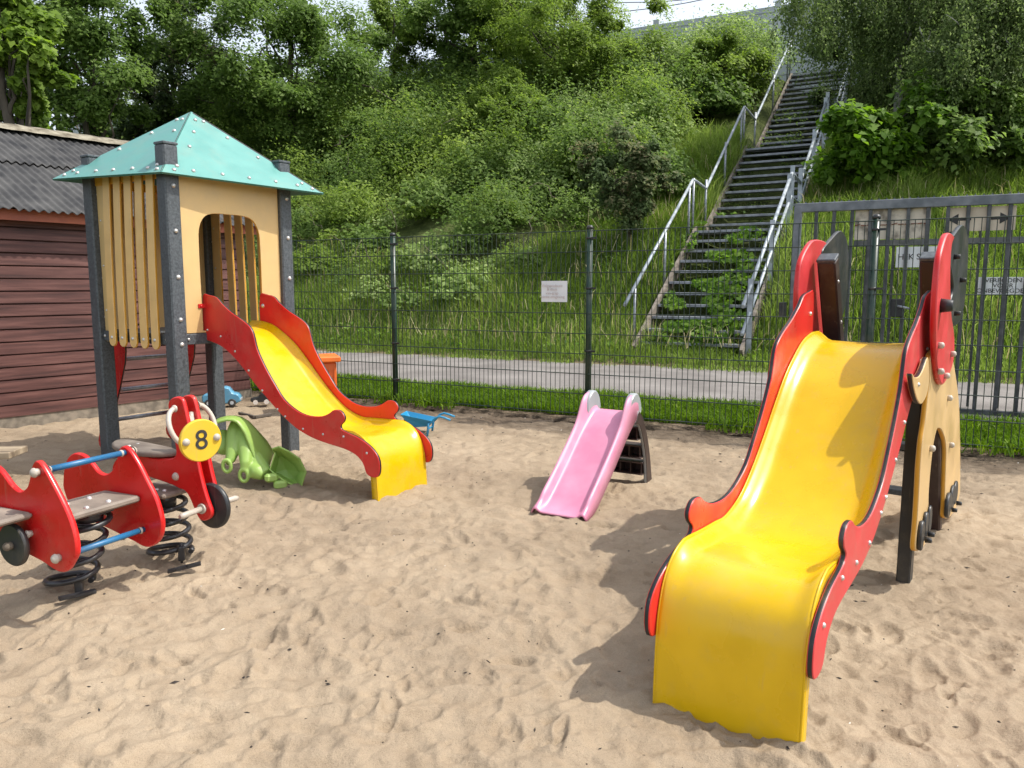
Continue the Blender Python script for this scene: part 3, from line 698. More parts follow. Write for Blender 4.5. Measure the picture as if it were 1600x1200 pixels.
    for k in range(4):
        a, b = cor[k], cor[(k+1) % 4]; c3 = (a+b+ap)/3; nn = np.cross(b-a, ap-a); nn /= np.linalg.norm(nn)
        if nn[2] < 0: nn = -nn
        q = [c3+(p-c3)*.992 for p in (a, b, ap)]; th = .015
        g = MB(); V = q+[p-nn*th for p in q]
        g.add(V, [(0, 1, 2)], 0); g.add(V, [(3, 5, 4)], 1); g.add(V, [(0, 3, 4, 1), (1, 4, 5, 2), (2, 5, 3, 0)], 1)
        ro = g.obj('roof_panel', [M['teal'], M['tealedge']], t)
        sb = MB(); sb.bar(a+(ap-a)*.02-nn*.012, a+(ap-a)*.985-nn*.010, .018, .010, up=nn); sb.obj('roof_seam', M['ink'], t)
        bo = MB()
        def at(s, h, bo=bo, a=a, b=b, nn=nn):   # s along eave -1..1, h up the panel 0..1
            m_ = (a+b)/2; return m_+(b-a)/2*s*(1-h)+(ap-m_)*h
        for s, h in ((-.88, .05), (-.66, .07), (-.30, .08), (.05, .08), (.42, .08), (.72, .07), (.90, .045), (-.86, .11), (.86, .11), (-.72, .42), (.72, .42), (-.6, .66), (.6, .66), (-.35, .86), (.35, .86)):
            bo.dome(at(s, h)+nn*.001, nn, .0145)
        bo.obj('bolt', M['steel'], ro)
    # slide : two shaped side boards and the chute
    sd = [(s, z) for s, z in SIDE]; sd = smooth(sd, k=3)
    for w in (-.245, .245):
        f5 = TW; g = MB(); g.plate([(LTW-s, z) for s, z in sd], f5, w-.0095, w+.0095, edge=1, bev=.003)
        o = g.obj('slide_side', [M['red'], M['black_edge']], t)
        b = MB()
        for u, v in crop2([(247, 318), (316, 352), (391, 430), (462, 530), (533, 634), (612, 731), (652, 769), (745, 834), (849, 862), (956, 874), (1077, 960)]):
            s, z = TW.px(u, v, -.255); b.dome(TW.P(s, w+(.0095 if w > 0 else -.0095), z), TW.n*(1 if w > 0 else -1), .009, n=8)
        s, z = TW.px(536*.3+250, 193*.3+420, .235)
        b.dome(TW.P(s, w+(-.0095 if w > 0 else .0095), z), -TW.n*(1 if w > 0 else -1), .017)
        b.obj('bolt', M['steel'], o)
        if w < 0:
            g = MB(); s, z = TW.px(311, 478, w-.02); g.box(TW.P(.497, w-.035, z), (.012, .06, .03), rz=R(-34), bev=.002); g.dome(TW.P(.505, w-.045, z), TW.d, .008); g.obj('bracket', M['red'], o)
    chute(TW, -.232, .232, -.05, -1, 'chute', M['yellow'], t, 3)
build_tower()

# ------------------------------------------------------------------ big slide with animal side panels
def build_big():
    t = thing('animal_slide', 'large yellow slide with red side boards and a cream and red animal cut-out', 'slide', BG.P(.8, -.2, 0))
    # BG frame: s up the slide, n points to the left; right side has negative w
    WL, WR = .0, -.475
    chute(BG, WL-.002, WR+.002, -.005, 1, 'chute', M['yellow'], t, 5)
    # left board (inner face seen)
    for w, sg in ((WL+.010, 1), (WR-.012, -1)):
        sd = smooth([(s-(.045 if sg > 0 else .018), z+.035) for s, z in SIDE], k=3)
        g = MB(); g.plate(sd, BG, w-.0095, w+.0095, edge=1, bev=.003); o = g.obj('slide_side', [M['red'] if sg > 0 else M['pinkred'], M['black_edge']], t)
        b = MB()
        for u, v in crop2([(247, 318), (316, 352), (391, 430), (462, 530), (533, 634), (612, 731), (652, 769), (745, 834), (849, 862), (956, 874), (1077, 960)]):
            s, z = TW.px(u, v, -.255); b.dome(BG.P(LTW-s-.03, w+sg*.0095, z+.035), BG.n*sg, .009, n=8)
        b.dome(BG.P(1.60, w-sg*.0095, 1.17), -BG.n*sg, .010); b.obj('bolt', M['steel'], o)
    FO = Frame((1.8, 3.33), R(53.5))       # origin at right front post
    # posts and ladder rails (the rails lean)
    fp = MB(); fp.box(FO.P(.03, .030, .42), (.075, .058, 1.12), rz=R(53.5), bev=.006); fp.obj('post', M['black'], t)
    fp = MB(); fp.box(FO.P(.03, .49, .42), (.075, .058, 1.12), rz=R(53.5), bev=.006); fp.obj('post', M['black'], t)
    for w in (.040, .48):
        s0_ = .05 if w < .1 else 0; g = MB(); a = FO.P(.20+s0_, w, 1.43); b_ = FO.P(.95, w, -.12); g.bar(b_, a, .075, .085, up=FO.n, bev=.008)
        for i, v in enumerate(g.v):
            pass
        o = g.obj('ladder_rail', M['dark_red_post'], t)
        c = MB(); dv = (a-b_)/np.linalg.norm(a-b_); c.bar(a-dv*.004, a+dv*.014, .078, .088, up=FO.n, bev=.004); c.obj('rail_cap', M['grey_post'], o)
        b = MB()
        for q in (.93, .80, .66): b.dome(b_+(a-b_)*q-FO.n*.038, -FO.n, .011)
        b.obj('bolt', M['steel'], o)
    for q in (.2, .38, .56):
        p = FO.P(.95-.75*q, 0, -.12+1.55*q); g = MB(); g.bar(p+FO.n*.05, p+FO.n*.5, .10, .03, bev=.004); g.obj('rung', M['grey_post'], t)
    g = MB(); g.box(FO.P(.22, .275, 1.0), (.42, .46, .025), rz=R(53.5), bev=.003); g.obj('platform', M['black'], t)
    # outer animal panels : right side (outer face seen) and its mirror on the left
    wb, wh, we = -.013, -.036, -.028
    cz = lambda pts: [(1400+x/3.242, 540+y/3.242) for x, y in pts]
    c1 = lambda pts: [(1200+x/4, 280+y/4) for x, y in pts]
    tr = lambda pts, w: [FO.px(u, v, w) for u, v in pts]
    wf = wb-.011
    BODY = tr(cz([(175, 60), (172, 180), (160, 290), (148, 400), (136, 480), (128, 560), (122, 640), (118, 720), (112, 830), (105, 930), (98, 1032), (122, 1036), (150, 1000), (163, 920), (165, 850), (166, 750), (176, 620), (190, 500), (205, 432), (216, 418), (232, 428), (248, 470), (255, 530), (253, 610), (250, 700), (248, 800), (246, 868), (268, 872), (300, 830), (322, 760), (325, 700), (326, 560), (324, 420), (320, 300), (310, 200), (298, 120), (285, 60), (250, 20), (200, 20)]), wf)
    HEAD = tr(c1([(1100, 328), (1072, 385), (1045, 480), (1030, 600), (1018, 750), (1012, 900), (1016, 1050), (1030, 1180), (1048, 1260), (1068, 1296), (1085, 1290), (1110, 1250), (1140, 1190), (1158, 1110), (1160, 1020), (1152, 940), (1135, 850), (1126, 720), (1122, 600), (1124, 480), (1132, 400), (1150, 360), (1135, 335)]), wh-.012)
    EAR = tr(c1([(1215, 285), (1170, 340), (1130, 400), (1122, 450), (1135, 520), (1152, 600), (1160, 680), (1150, 740), (1125, 800), (1130, 860), (1150, 905), (1175, 915), (1205, 880), (1225, 800), (1240, 680), (1248, 560), (1252, 450), (1250, 370), (1238, 310)]), we-.010)
    HEADL = [(s_+.08, z) for s_, z in HEAD]; hm = max(q_[0] for q_ in HEAD)+.03; HEAD = [(hm+(s_+.03-hm)*.84, z) for s_, z in HEAD]
    
    FIN = tr(cz([(70, 150), (85, 166), (110, 160), (135, 120), (160, 60), (168, 120), (167, 190), (155, 250), (135, 290), (118, 300), (98, 275), (80, 220)]), wb-.004-.011)
    fm = max(q_[0] for q_ in FIN); FIN = [(fm+(s_-fm)*.88, z) for s_, z in FIN]
    KB = tr(cz([(262, 265), (172, 520), (272, 503)]), wf); TOEF = tr(cz([(126, 962), (150, 915), (172, 882)]), wf-.01); TOER = tr(cz([(264, 808), (286, 768), (303, 745)]), wf-.01)
    TK = tr(cz([(155, 985), (170, 955), (288, 832), (312, 798)]), wf-.025)
    KH = tr(cz([(278, 42), (215, 130), (245, 152)])+c1([(1065, 1038)]), wh-.012); EYE = tr(c1([(1080, 790)]), wh-.012)[0]; KE = tr(c1([(1162, 485), (1200, 630), (1165, 838)]), we-.010)
    def body(side):
        # side -1: right of the slide; +1: the mirrored panel on its left
        def w(x): return x if side < 0 else .523-x
        sg = -1 if side < 0 else 1; sh = 0 if side < 0 else .20
        S_ = lambda pts: [(s+sh, z) for s, z in pts]
        g = MB(); g.plate(smooth(S_(BODY), k=3), FO, w(wb)-.011, w(wb)+.011, bev=.003); o = g.obj('animal_body', [M['cream2'], M['ochre']], t)
        def knob(host, s, z, w_, r, m, L=.016, cap=True, nm='knob'):
            b = MB(); P0 = FO.P(s, w_, z); P1 = FO.P(s, w_+sg*L, z); b.tube([P0, P1, P1+FO.n*sg*r*.35, P1+FO.n*sg*r*.55], [r, r, r*.75, r*.25] if cap else [r, r*.85, r*.8, r*.7], 14); b.obj(nm, M[m], host)
        for s, z in S_(KB): knob(o, s, z, w(wb)+sg*.010, .015, 'white_plastic')
        for TT, n3 in ((TOEF, 0), (TOER, 1)):
            for k, (s, z) in enumerate(S_(TT)):
                rx = .045 if n3 == 0 else .075; g = MB(); ol = [(s+rx*math.cos(a), z+.068*math.sin(a)) for a in np.linspace(0, 2*math.pi, 25)[:-1]]
                g.plate(ol, FO, w(wb)+sg*.012, w(wb)+sg*(.030-.003*k), bev=.004); g.obj('toe', M['black'], o)
        for s, z in S_(TK): knob(o, s, z, w(wb)+sg*.03, .013, 'black', .02, False, 'toe_knob')
        g = MB(); g.plate(smooth(S_(HEAD if side < 0 else HEADL), k=3), FO, w(wh)-.012, w(wh)+.012, bev=.005); o2 = g.obj('animal_head', [M['pinkred'], M['red_board']], t)
        for s, z in S_(KH): knob(o2, s, z, w(wh)+sg*.012, .014, 'white_plastic')
        knob(o2, EYE[0]+sh, EYE[1], w(wh)+sg*.012, .031, 'black', .03, False, 'eye')
        EP_ = S_(EAR) if side < 0 else [(.62+(s_-sum(e[0] for e in EAR)/len(EAR))*.72, z) for s_, z in EAR]
        g = MB(); g.plate(smooth(EP_, k=3), FO, w(we)-.010, w(we)+.010, bev=.004); o3 = g.obj('animal_ear', M['black'], t)
        for s, z in (S_(KE) if side < 0 else []): knob(o3, s, z, w(we)+sg*.010, .013, 'black', .02, False)
        g = MB(); g.plate(smooth(S_(FIN), k=3), FO, w(wb-.004)-.011, w(wb-.004)+.011, bev=.003); o4 = g.obj('tail_fin', [M['cream2'], M['black_edge']], t)
        s, z = FO.px(1433, 601, wf); b = MB(); b.dome(FO.P(s+sh, w(wb-.004)+sg*.011, z), FO.n*sg, .009); b.obj('bolt', M['steel'], o4)
    body(-1); body(1)
build_big()

# ------------------------------------------------------------------ pink toddler slide
def build_pink():
    O = np.array([.46, 4.28, 0]); fr = Frame(O, R(60)); wd = .36     # left is +n
    t = thing('toddler_slide', 'small pink plastic slide with grey humps and a dark ladder back', 'slide', fr.P(.4, wd/2, 0))
    prof = smooth([(-.08, -.01), (.0, .012), (.08, .06), (.20, .145), (.34, .25), (.48, .36), (.58, .43), (.64, .465), (.69, .485), (.74, .49)], closed=False, k=4)
    P = [np.array(p) for p in prof]; m = len(P); nw = 30; V = []
    for i in range(m):
        t_ = P[min(i+1, m-1)]-P[max(i-1, 0)]; t_ /= np.linalg.norm(t_); nr = np.array([-t_[1], t_[0]])
        hump = .035*math.exp(-((P[i][0]-.66)/.10)**2)*2.2
        for j in range(nw+1):
            x = -1+2*j/nw; ax = abs(x)
            if ax < .62: e = 0
            elif ax < .80: e = (.055+hump)*((ax-.62)/.18)**1.2
            elif ax < .9: e = .055+hump
            else: e = (.055+hump)-(.09+hump)*((ax-.9)/.1)**1.3
            q = P[i]+nr*e*min(1, .35+i/10); V.append(fr.P(q[0], wd/2+wd/2*x, q[1]))
    g = MB(); mw = nw+1; g.add(V, [(i*mw+j, i*mw+mw+j, i*mw+mw+j+1, i*mw+j+1) for i in range(m-1) for j in range(nw)], 0, True)
    o = g.obj('chute', M['pink'], t); md = o.modifiers.new('thickness', 'SOLIDIFY'); md.thickness = .008; md.offset = -1
    # grey rounded hand humps
    for w in (.035, wd-.035):
        ol = smooth([(.60, .47), (.60, .53), (.63, .585), (.69, .615), (.75, .60), (.79, .55), (.80, .48), (.72, .46)], k=4)
        g = MB(); g.plate(ol, fr, w-.024, w+.024, edge=0, bev=.008); g.obj('hand_grip', M['palegrey'], t)
    # curved ladder back
    for w in (.01, wd-.01):
        arc = [(.72, .50), (.80, .44), (.90, .28), (.96, .12), (1.0, -.03)]
        inn = [(.90, -.03), (.88, .12), (.82, .28), (.74, .40), (.66, .42)]
        ol = smooth([(*arc[0], 'c'), *arc[1:-1], (*arc[-1], 'c'), (*inn[0], 'c'), *inn[1:-1], (*inn[-1], 'c')], k=4)
        g = MB(); g.plate(ol, fr, w-.012, w+.012, edge=1, bev=.003); g.obj('ladder_side', [M['brown_plastic'], M['palegrey']], t)
    for s, z in ((.90, .08), (.865, .20), (.80, .335)):
        g = MB()
        for dz, th in ((.045, .012), (-.035, .008)): g.box(fr.P(s, wd/2, z+dz), (.10, wd-.03, th), rz=R(60), bev=.002)
        for k in range(5): g.box(fr.P(s+.01, .03+(wd-.06)*k/4, z), (.09, .006, .08), rz=R(60))
        g.box(fr.P(s+.05, wd/2, z), (.006, wd-.03, .09), rz=R(60)); g.obj('step', M['brown_plastic'], t)
build_pink()

# ------------------------------------------------------------------ spring toys
def spring_mesh(base, top, r, turns=4.6, wr=.0125):
    g = MB(); P = []; n = int(turns*22)
    for i in range(n+1):
        q = i/n; a = 2*math.pi*turns*q; zz = base[2]+(top[2]-base[2])*(np.clip((q-.08)/.86, 0, 1)); c = base+(top-base)*q
        rr_ = r*(1-.10*q); P.append((c[0]+math.cos(a)*rr_, c[1]+math.sin(a)*rr_, zz))
    g.tube(P, wr, 10); return g
def clamp(g, c, a):
    g.box((c[0], c[1], c[2]), (.03, .05, .07), rz=a, bev=.004); g.cyl((c[0], c[1], c[2]-.05), (c[0], c[1], c[2]+.05), .007, 8)
TA = R(-25)
def c3(pts): return [(x/4, 590+y/4) for x, y in pts]
def c4(pts): return [(x/4, 700+y/4) for x, y in pts]
def build_buggy():
    base = SPRING_A.copy(); t = thing('spring_rocker', 'red double-panelled spring rocker with blue grab bars at the left edge', 'spring rocker', base, 'spring riders')
    fr = Frame((-1.869, 2.95), TA); wn, wf = 0., .385
    far = c3([(410, 690), (408, 640), (412, 580), (430, 510), (465, 475), (500, 470), (545, 490), (590, 540), (625, 585), (665, 602), (700, 590), (725, 560), (742, 510), (752, 455), (775, 428), (800, 430), (830, 460), (880, 540), (930, 640), (980, 740), (1010, 830), (1025, 910), (1018, 980), (990, 1030), (945, 1055), (900, 1048), (850, 1020), (780, 985), (700, 945), (620, 910), (540, 875), (450, 790)])
    ol = [fr.px(u, v, wf) for u, v in far]
    near = c3([(-170, 700), (-175, 640), (-165, 575), (-140, 530), (-100, 512), (-50, 530), (0, 558), (40, 605), (80, 660), (125, 702), (155, 705), (185, 680), (203, 620), (212, 560), (232, 522), (260, 522), (295, 570), (340, 650), (390, 745), (435, 840), (470, 935), (490, 1030), (492, 1100)])+c4([(470, 710), (435, 762), (395, 772), (345, 750), (290, 712), (220, 675), (150, 640), (60, 590), (-60, 500), (-140, 380)])
    oln = [fr.px(u, v, wn) for u, v in near]
    for w, o_ in ((wn, oln), (wf, ol)):
        g = MB(); g.plate(smooth(o_, k=3), fr, w-.012, w+.012, edge=0, bev=.005); g.obj('side_panel', [M['red_board']], t)
    def knob(g, s, z, w, sg, r=.020): g.cyl(fr.P(s, w, z), fr.P(s, w+sg*.018, z), r*.75, 14); g.dome(fr.P(s, w+sg*.016, z), fr.n*sg, r)
    b = MB(); pts = []
    for (u, v) in ((57, 738), (90, 872)):
        s, z = fr.px(u, v, wn-.02); pts.append((s, z)); knob(b, s, z, wn-.012, -1); knob(b, s, z, wf+.012, 1)
        knob(b, s, z, wn+.012, 1, .016); knob(b, s, z, wf-.012, -1, .016)
    s, z = fr.px(46, 834, wn-.02); knob(b, s, z, wn-.012, -1, .017)
    b.obj('knob', M['white_plastic'], t)
    for s, z in pts: g = MB(); g.cyl(fr.P(s, wn+.012, z), fr.P(s, wf-.012, z), .0125, 14); g.obj('grab_bar', M['blue'], t)
    zc = fr.px(150, 785, .2)[1]; sc = fr.px(145, 785, .2)[0]
    # seat board between the panels
    f2 = Frame(fr.P(0, wf/2, 0), TA)
    g = MB(); g.box(fr.P(sc-.035, wf/2, zc-.02), (.225, wf-.03, .028), rz=TA, bev=.008); o = g.obj('seat', [M['seat']], t)
    b = MB()
    for x, y in ((-.06, -.05), (.06, -.05), (.06, .05), (-.06, .05)): b.dome(fr.P(sc-.02+x, wf/2+y, zc-.006), (0, 0, 1), .012)
    b.obj('bolt', M['steel'], o)
    # foot boards outside each panel, wheels
    zf = fr.px(30, 815, -.09)[1]; sf = fr.px(0, 815, -.09)[0]
    for w in (wn-.085, wf+.085):
        g = MB(); g.box(fr.P(sf-.09, w, zf), (.36, .145, .026), rz=TA, bev=.010); g.obj('foot_board', [M['seat']], t)
    for w, sg in ((wn-.055, -1), (wf+.055, 1)):
        s, z = fr.px(22, 851, wn-.055); r = .086
        g = MB(); g.plate([(s+r*math.cos(a), z+r*math.sin(a)) for a in np.linspace(0, 2*math.pi, 41)[:-1]], fr, w-.012, w+.012, edge=0, bev=.006); o = g.obj('wheel', M['black'], t)
        g = MB(); g.cyl(fr.P(s, w, z), fr.P(s, w+sg*.03, z), .016, 14); g.dome(fr.P(s, w+sg*.028, z), fr.n*sg, .018); g.obj('hub', M['twig'], o)
    top = fr.P(sc-.02, wf/2, zc-.06)
    g = spring_mesh(np.array([base[0], base[1], .015]), top, .098); g.obj('spring', M['spring'], t)
    g = MB(); g.cyl(top+[0, 0, -.02], top+[0, 0, .03], .055, 18); g.box(top+[0, 0, .025], (.16, .12, .02), rz=TA, bev=.003); g.obj('spring_mount', M['spring'], t)
    g = MB(); c = G(124, 922); clamp(g, (c[0], c[1], .02), .4); g.obj('clamp', M['spring'], t); g = MB(); g.box((c[0]+.02, c[1]-.05, .0), (.14, .03, .012), rz=.7); g.obj('anchor_strap', M['spring'], t)
build_buggy()
def build_bike():
    base = SPRING_B.copy(); t = thing('spring_rocker', 'red motorbike spring rocker with a yellow number eight disc', 'spring rocker', base, 'spring riders')
    fr = Frame(base, TA); h = .032
    fork = [(1060, 170), (1075, 135), (1110, 118), (1145, 130), (1162, 170), (1180, 250), (1200, 340), (1235, 470), (1260, 590), (1285, 690), (1310, 770), (1332, 830), (1325, 870), (1290, 892), (1255, 880), (1225, 820), (1195, 750), (1165, 705), (1130, 690), (1085, 668), (960, 625), (860, 600), (790, 592), (722, 600), (712, 560), (735, 510), (800, 475), (870, 470), (960, 500), (1060, 505), (1105, 490), (1108, 440), (1095, 370), (1075, 280)]
    ol = [fr.px(u, v, -h) for u, v in c3(fork)]
    for w in (-h, h):
        g = MB(); g.plate(smooth(ol, k=3), fr, w-.011, w+.011, edge=0, bev=.005); g.obj('side_panel', [M['red_board']], t)
    # seat
    sf = fr.px(275, 712, 0)[0]; sb = fr.px(182, 700, 0)[0]; z1 = fr.px(250, 703, 0)[1]
    f2 = Frame(base, TA)
    K = 18; V = []
    for (dz, sc_) in ((-.026, .9), (-.018, 1), (-.004, 1), (.004, .93)):
        for k in range(K*2):
            a = 2*math.pi*k/(2*K); q = math.cos(a); x = (sf+sb)/2+(sf-sb)/2*q*sc_; y = (.085-.03*(q+1)/2)*math.sin(a)*sc_*1.1; V.append(fr.P(x, y, z1+dz+.018*((q-.1)**2)*(1 if q < 0 else .1)))
    n2 = 2*K; g = MB(); g.add(V, [(k*n2+i, k*n2+(i+1) % n2, k*n2+n2+(i+1) % n2, k*n2+n2+i) for k in range(3) for i in range(n2)]+[tuple(range(n2-1, -1, -1)), tuple(range(3*n2, 4*n2))], 0, True)
    o = g.obj('seat', [M['seat']], t); b = MB(); b.dome(fr.P(sb+.13, .02, z1+.006), (0, 0, 1), .012); b.dome(fr.P(sb+.13, -.03, z1+.006), (0, 0, 1), .012); b.obj('bolt', M['steel'], o)
    # base board above the spring
    s2, z2 = fr.px(262, 765, 0)
    g = MB(); g.box(fr.P(s2-.02, 0, z2), (.24, .22, .026), rz=TA, bev=.009); o = g.obj('foot_board', [M['seat']], t)
    b = MB()
    for x, y in ((.05, -.06), (.0, -.06), (.05, .06), (0, .06)): b.dome(fr.P(s2+x, y, z2+.014), (0, 0, 1), .011)
    b.obj('bolt', M['steel'], o)
    # handle rings
    s3, z3 = fr.px(275, 640, -.05)
    for sg in (-1, 1):
        P = []; cc = fr.P(s3+.01, sg*.055, z3-.075)
        for k in range(25):
            a = math.pi*.5-2*math.pi*k/24*.86; P.append(cc+fr.n*sg*(.062*math.cos(a)*1.0+.01)+np.array([0, 0, .082*math.sin(a)])+fr.d*(.035*(1-math.sin(a))))
        g = MB(); g.tube(P, .0115, 12); g.dome(P[0], fr.n*sg, .018); g.obj('handle_ring', M['white_plastic'], t)
    # number disc
    c = D(313, 688, base[1]-.30); fd = Frame(c, R(-43)+math.pi/2); r = .094
    g = MB(); g.plate([(r*math.cos(a), r*math.sin(a)) for a in np.linspace(0, 2*math.pi, 49)[:-1]], Frame(c, R(-43)+math.pi/2), -.011, .011, edge=0, bev=.004)
    # tilt slightly is left out: the disc stands upright
    o = g.obj('number_disc', M['disc_yellow'], t)
    sg = -1; b = MB()
    for x in (-.068, .070): b.dome(fd.P(x, sg*.011, .004+.02*x), fd.n*sg, .017)
    b.obj('knob', M['white_plastic'], o)
    txt = bpy.data.curves.new('digit', 'FONT'); txt.body = '8'; txt.size = .122; txt.extrude = .0006; txt.align_x = 'CENTER'; txt.align_y = 'CENTER'; txt.offset = .0005
    tmp = bpy.data.objects.new('tmp', txt); scene.collection.objects.link(tmp)
    dg = bpy.context.evaluated_depsgraph_get(); me = bpy.data.meshes.new_from_object(tmp.evaluated_get(dg)); bpy.data.objects.remove(tmp)
    me.name = 'digit'; me.materials.clear(); me.materials.append(M['ink'])
    do = bpy.data.objects.new('digit', me); scene.collection.objects.link(do); do.parent = o
    nf = Vector(fd.n*sg); X = Vector(-fd.d) if np.cross(-fd.d, [0, 0, 1.])@(fd.n*sg) > 0 else Vector(fd.d)
    mt = Matrix((X, Vector((0, 0, 1)), X.cross(Vector((0, 0, 1))))).transposed().to_4x4()
    p = fd.P(0, sg*.0125, 0)-np.array(t['_w']); mt.translation = Vector(p); do.matrix_local = mt
    # wheel, pegs
    s4, z4 = fr.px(332, 790, 0); rw = .108
    g = MB(); g.plate([(s4+rw*math.cos(a), z4+rw*math.sin(a)) for a in np.linspace(0, 2*math.pi, 41)[:-1]], fr, -.013, .013, edge=0, bev=.007); g.obj('wheel', M['black'], t)
    s5, z5 = fr.px(315, 795, -.05)
    for sg in (-1, 1):
        g = MB(); g.cyl(fr.P(s5, sg*.043, z5), fr.P(s5, sg*.055, z5), .024, 16); g.tube([fr.P(s5, sg*.05, z5), fr.P(s5, sg*.16, z5-.004), fr.P(s5, sg*.175, z5-.005)], [.0135, .0145, .009], 14); g.obj('foot_peg', M['white_plastic'], t)
    b = MB(); s6, z6 = fr.px(273, 745, -.05)
    for sg in (-1, 1): b.dome(fr.P(s6, sg*.043, z6), fr.n*sg, .020)
    b.obj('knob', M['white_plastic'], t)
    top = fr.P(s2-.02, 0, z2-.05)
    g = spring_mesh(np.array([base[0], base[1], .015]), top, .098); g.obj('spring', M['spring'], t)
    g = MB(); g.cyl(top+[0, 0, -.03], top+[0, 0, .035], .05, 18); g.obj('spring_mount', M['spring'], t)
    g = MB(); c = G(284, 873); clamp(g, (c[0], c[1], .03), .4); g.obj('clamp', M['spring'], t); g = MB(); a_, b_ = G(262, 893, .0), G(314, 880, .02); g.bar(a_, b_, .035, .010); g.obj('anchor_strap', M['spring'], t)
build_bike()

# ------------------------------------------------------------------ green plastic rocker lying on its side
def build_green():
    def cr(x, y): return (320+x*170/1569, 640+y*170/1569)
    t = thing('rocking_toy', 'overturned green plastic rocking toy in the tower shade', 'rocking toy', G(400, 755))
    Y0 = 5.0
    # arched seat back : loft between its front and back edge
    fe = [(95, 215), (200, 165), (300, 140), (400, 140), (470, 170), (530, 240), (590, 340), (640, 470), (680, 590), (740, 740), (830, 820), (925, 880)]
    be = [(130, 165), (230, 115), (340, 88), (440, 85), (530, 100), (640, 165), (740, 270), (830, 370), (900, 450), (960, 545), (1000, 625), (940, 800)]
    g = MB(); n = len(fe); rows = []
    for q in np.linspace(0, 1, 5):
        for i in range(n):
            a = D(*cr(*fe[i]), Y0+.02); b = D(*cr(*be[i]), Y0+.22); p = a*(1-q)+b*q; p = p+np.array([0, 0, .010*math.sin(math.pi*q)]); rows.append(p)
    g.add(rows, [(k*n+i, k*n+i+1, k*n+n+i+1, k*n+n+i) for k in range(4) for i in range(n-1)], 0, True)
    o = g.obj('seat_back', M['green_plastic'], t); md = o.modifiers.new('th', 'SOLIDIFY'); md.thickness = .014
    # moulded inner body
    def bulge(name, pts, rad, Y, sub=2):
        me = bpy.data.meshes.new(name); me.from_pydata([tuple(D(*cr(*p[:2]), Y+(p[2] if len(p) > 2 else 0))-np.array(t['_w'])) for p in pts], [(i, i+1) for i in range(len(pts)-1)], [])
        me.materials.append(M['green_plastic']); ob = bpy.data.objects.new(name, me); scene.collection.objects.link(ob); ob.parent = t; ob['_w'] = list(t['_w'])
        sk = ob.modifiers.new('skin', 'SKIN'); 
        for i, v in enumerate(me.skin_vertices[0].data if len(me.skin_vertices) else []): v.radius = (rad[i], rad[i])
        return ob, sk
    g = MB()
    def blob(P, r, n=16):
        g.tube(P, r, n)
    q = lambda x, y, Y: D(*cr(x, y), Y)
    blob([q(440, 170, 5.16), q(430, 300, 5.13), q(420, 450, 5.10), q(400, 600, 5.06), q(370, 720, 5.03), q(330, 790, 5.0)], [.03, .05, .052, .046, .034, .018])
    blob([q(520, 220, 5.16), q(560, 380, 5.12), q(590, 520, 5.08), q(600, 660, 5.04), q(590, 780, 5.0), q(560, 900, 4.98)], [.03, .05, .056, .050, .038, .020])
    blob([q(600, 500, 5.12), q(700, 700, 5.08), q(820, 850, 5.04), q(900, 930, 5.0)], [.045, .06, .055, .04])
    blob([q(300, 300, 5.2), q(280, 420, 5.18), q(270, 560, 5.15), q(255, 620, 5.12)], [.035, .055, .055, .03])
    blob([q(660, 800, 5.02), q(760, 900, 5.0), q(850, 960, 4.98)], [.03, .055, .03])
    for cx, cy, rx, ry in ((318, 812, 58, 88), (562, 950, 60, 88)):
        P = [q(cx+rx*math.cos(a)-.1*ry*math.sin(a), cy-ry*math.sin(a), 4.975) for a in np.linspace(0, 2*math.pi, 25)[:-1]]
        g.tube(P, .0135, 12, closed=True)
    o = g.obj('moulded_body', M['green_plastic'], t)
    md = o.modifiers.new('rm', 'REMESH'); md.mode = 'VOXEL'; md.voxel_size = .006; md.use_smooth_shade = True
    md = o.modifiers.new('sm', 'SMOOTH'); md.iterations = 9; md.factor = .6
    # front shield : open faceted bowl
    rim = [(925, 870), (1000, 625), (960, 555), (1075, 520), (1220, 590), (1380, 700), (1475, 900), (1390, 1155), (1215, 1080), (1080, 1000)]
    mid = [(1000, 920), (1040, 760), (1060, 680), (1120, 650), (1220, 720), (1310, 800), (1370, 890), (1310, 1010), (1210, 1020), (1100, 960)]
    g = MB(); n = len(rim); V = [q(*p, 4.98+.02*math.sin(i*1.3)) for i, p in enumerate(rim)]+[q(*p, 5.10) for p in mid]+[q(1180, 860, 5.13)]
    V2 = [v+np.array([0, .012, .004]) for v in V]
    fs = [(i, (i+1) % n, n+(i+1) % n, n+i) for i in range(n)]+[(n+i, n+(i+1) % n, 2*n) for i in range(n)]
    g.add(V, fs, 0, False)
    o = g.obj('front_shield', M['green_plastic'], t); md = o.modifiers.new('th', 'SOLIDIFY'); md.thickness = .012; md = o.modifiers.new('bv', 'BEVEL'); md.width = .006; md.segments = 2
    g = MB()
    for cx, cy in ((960, 980), (1090, 1080)):
        g.box(q(cx, cy, 4.95), (.085, .06, .055), rz=.5, bev=.014)
    g.obj('foot_rest', M['green_plastic'], t)
build_green()

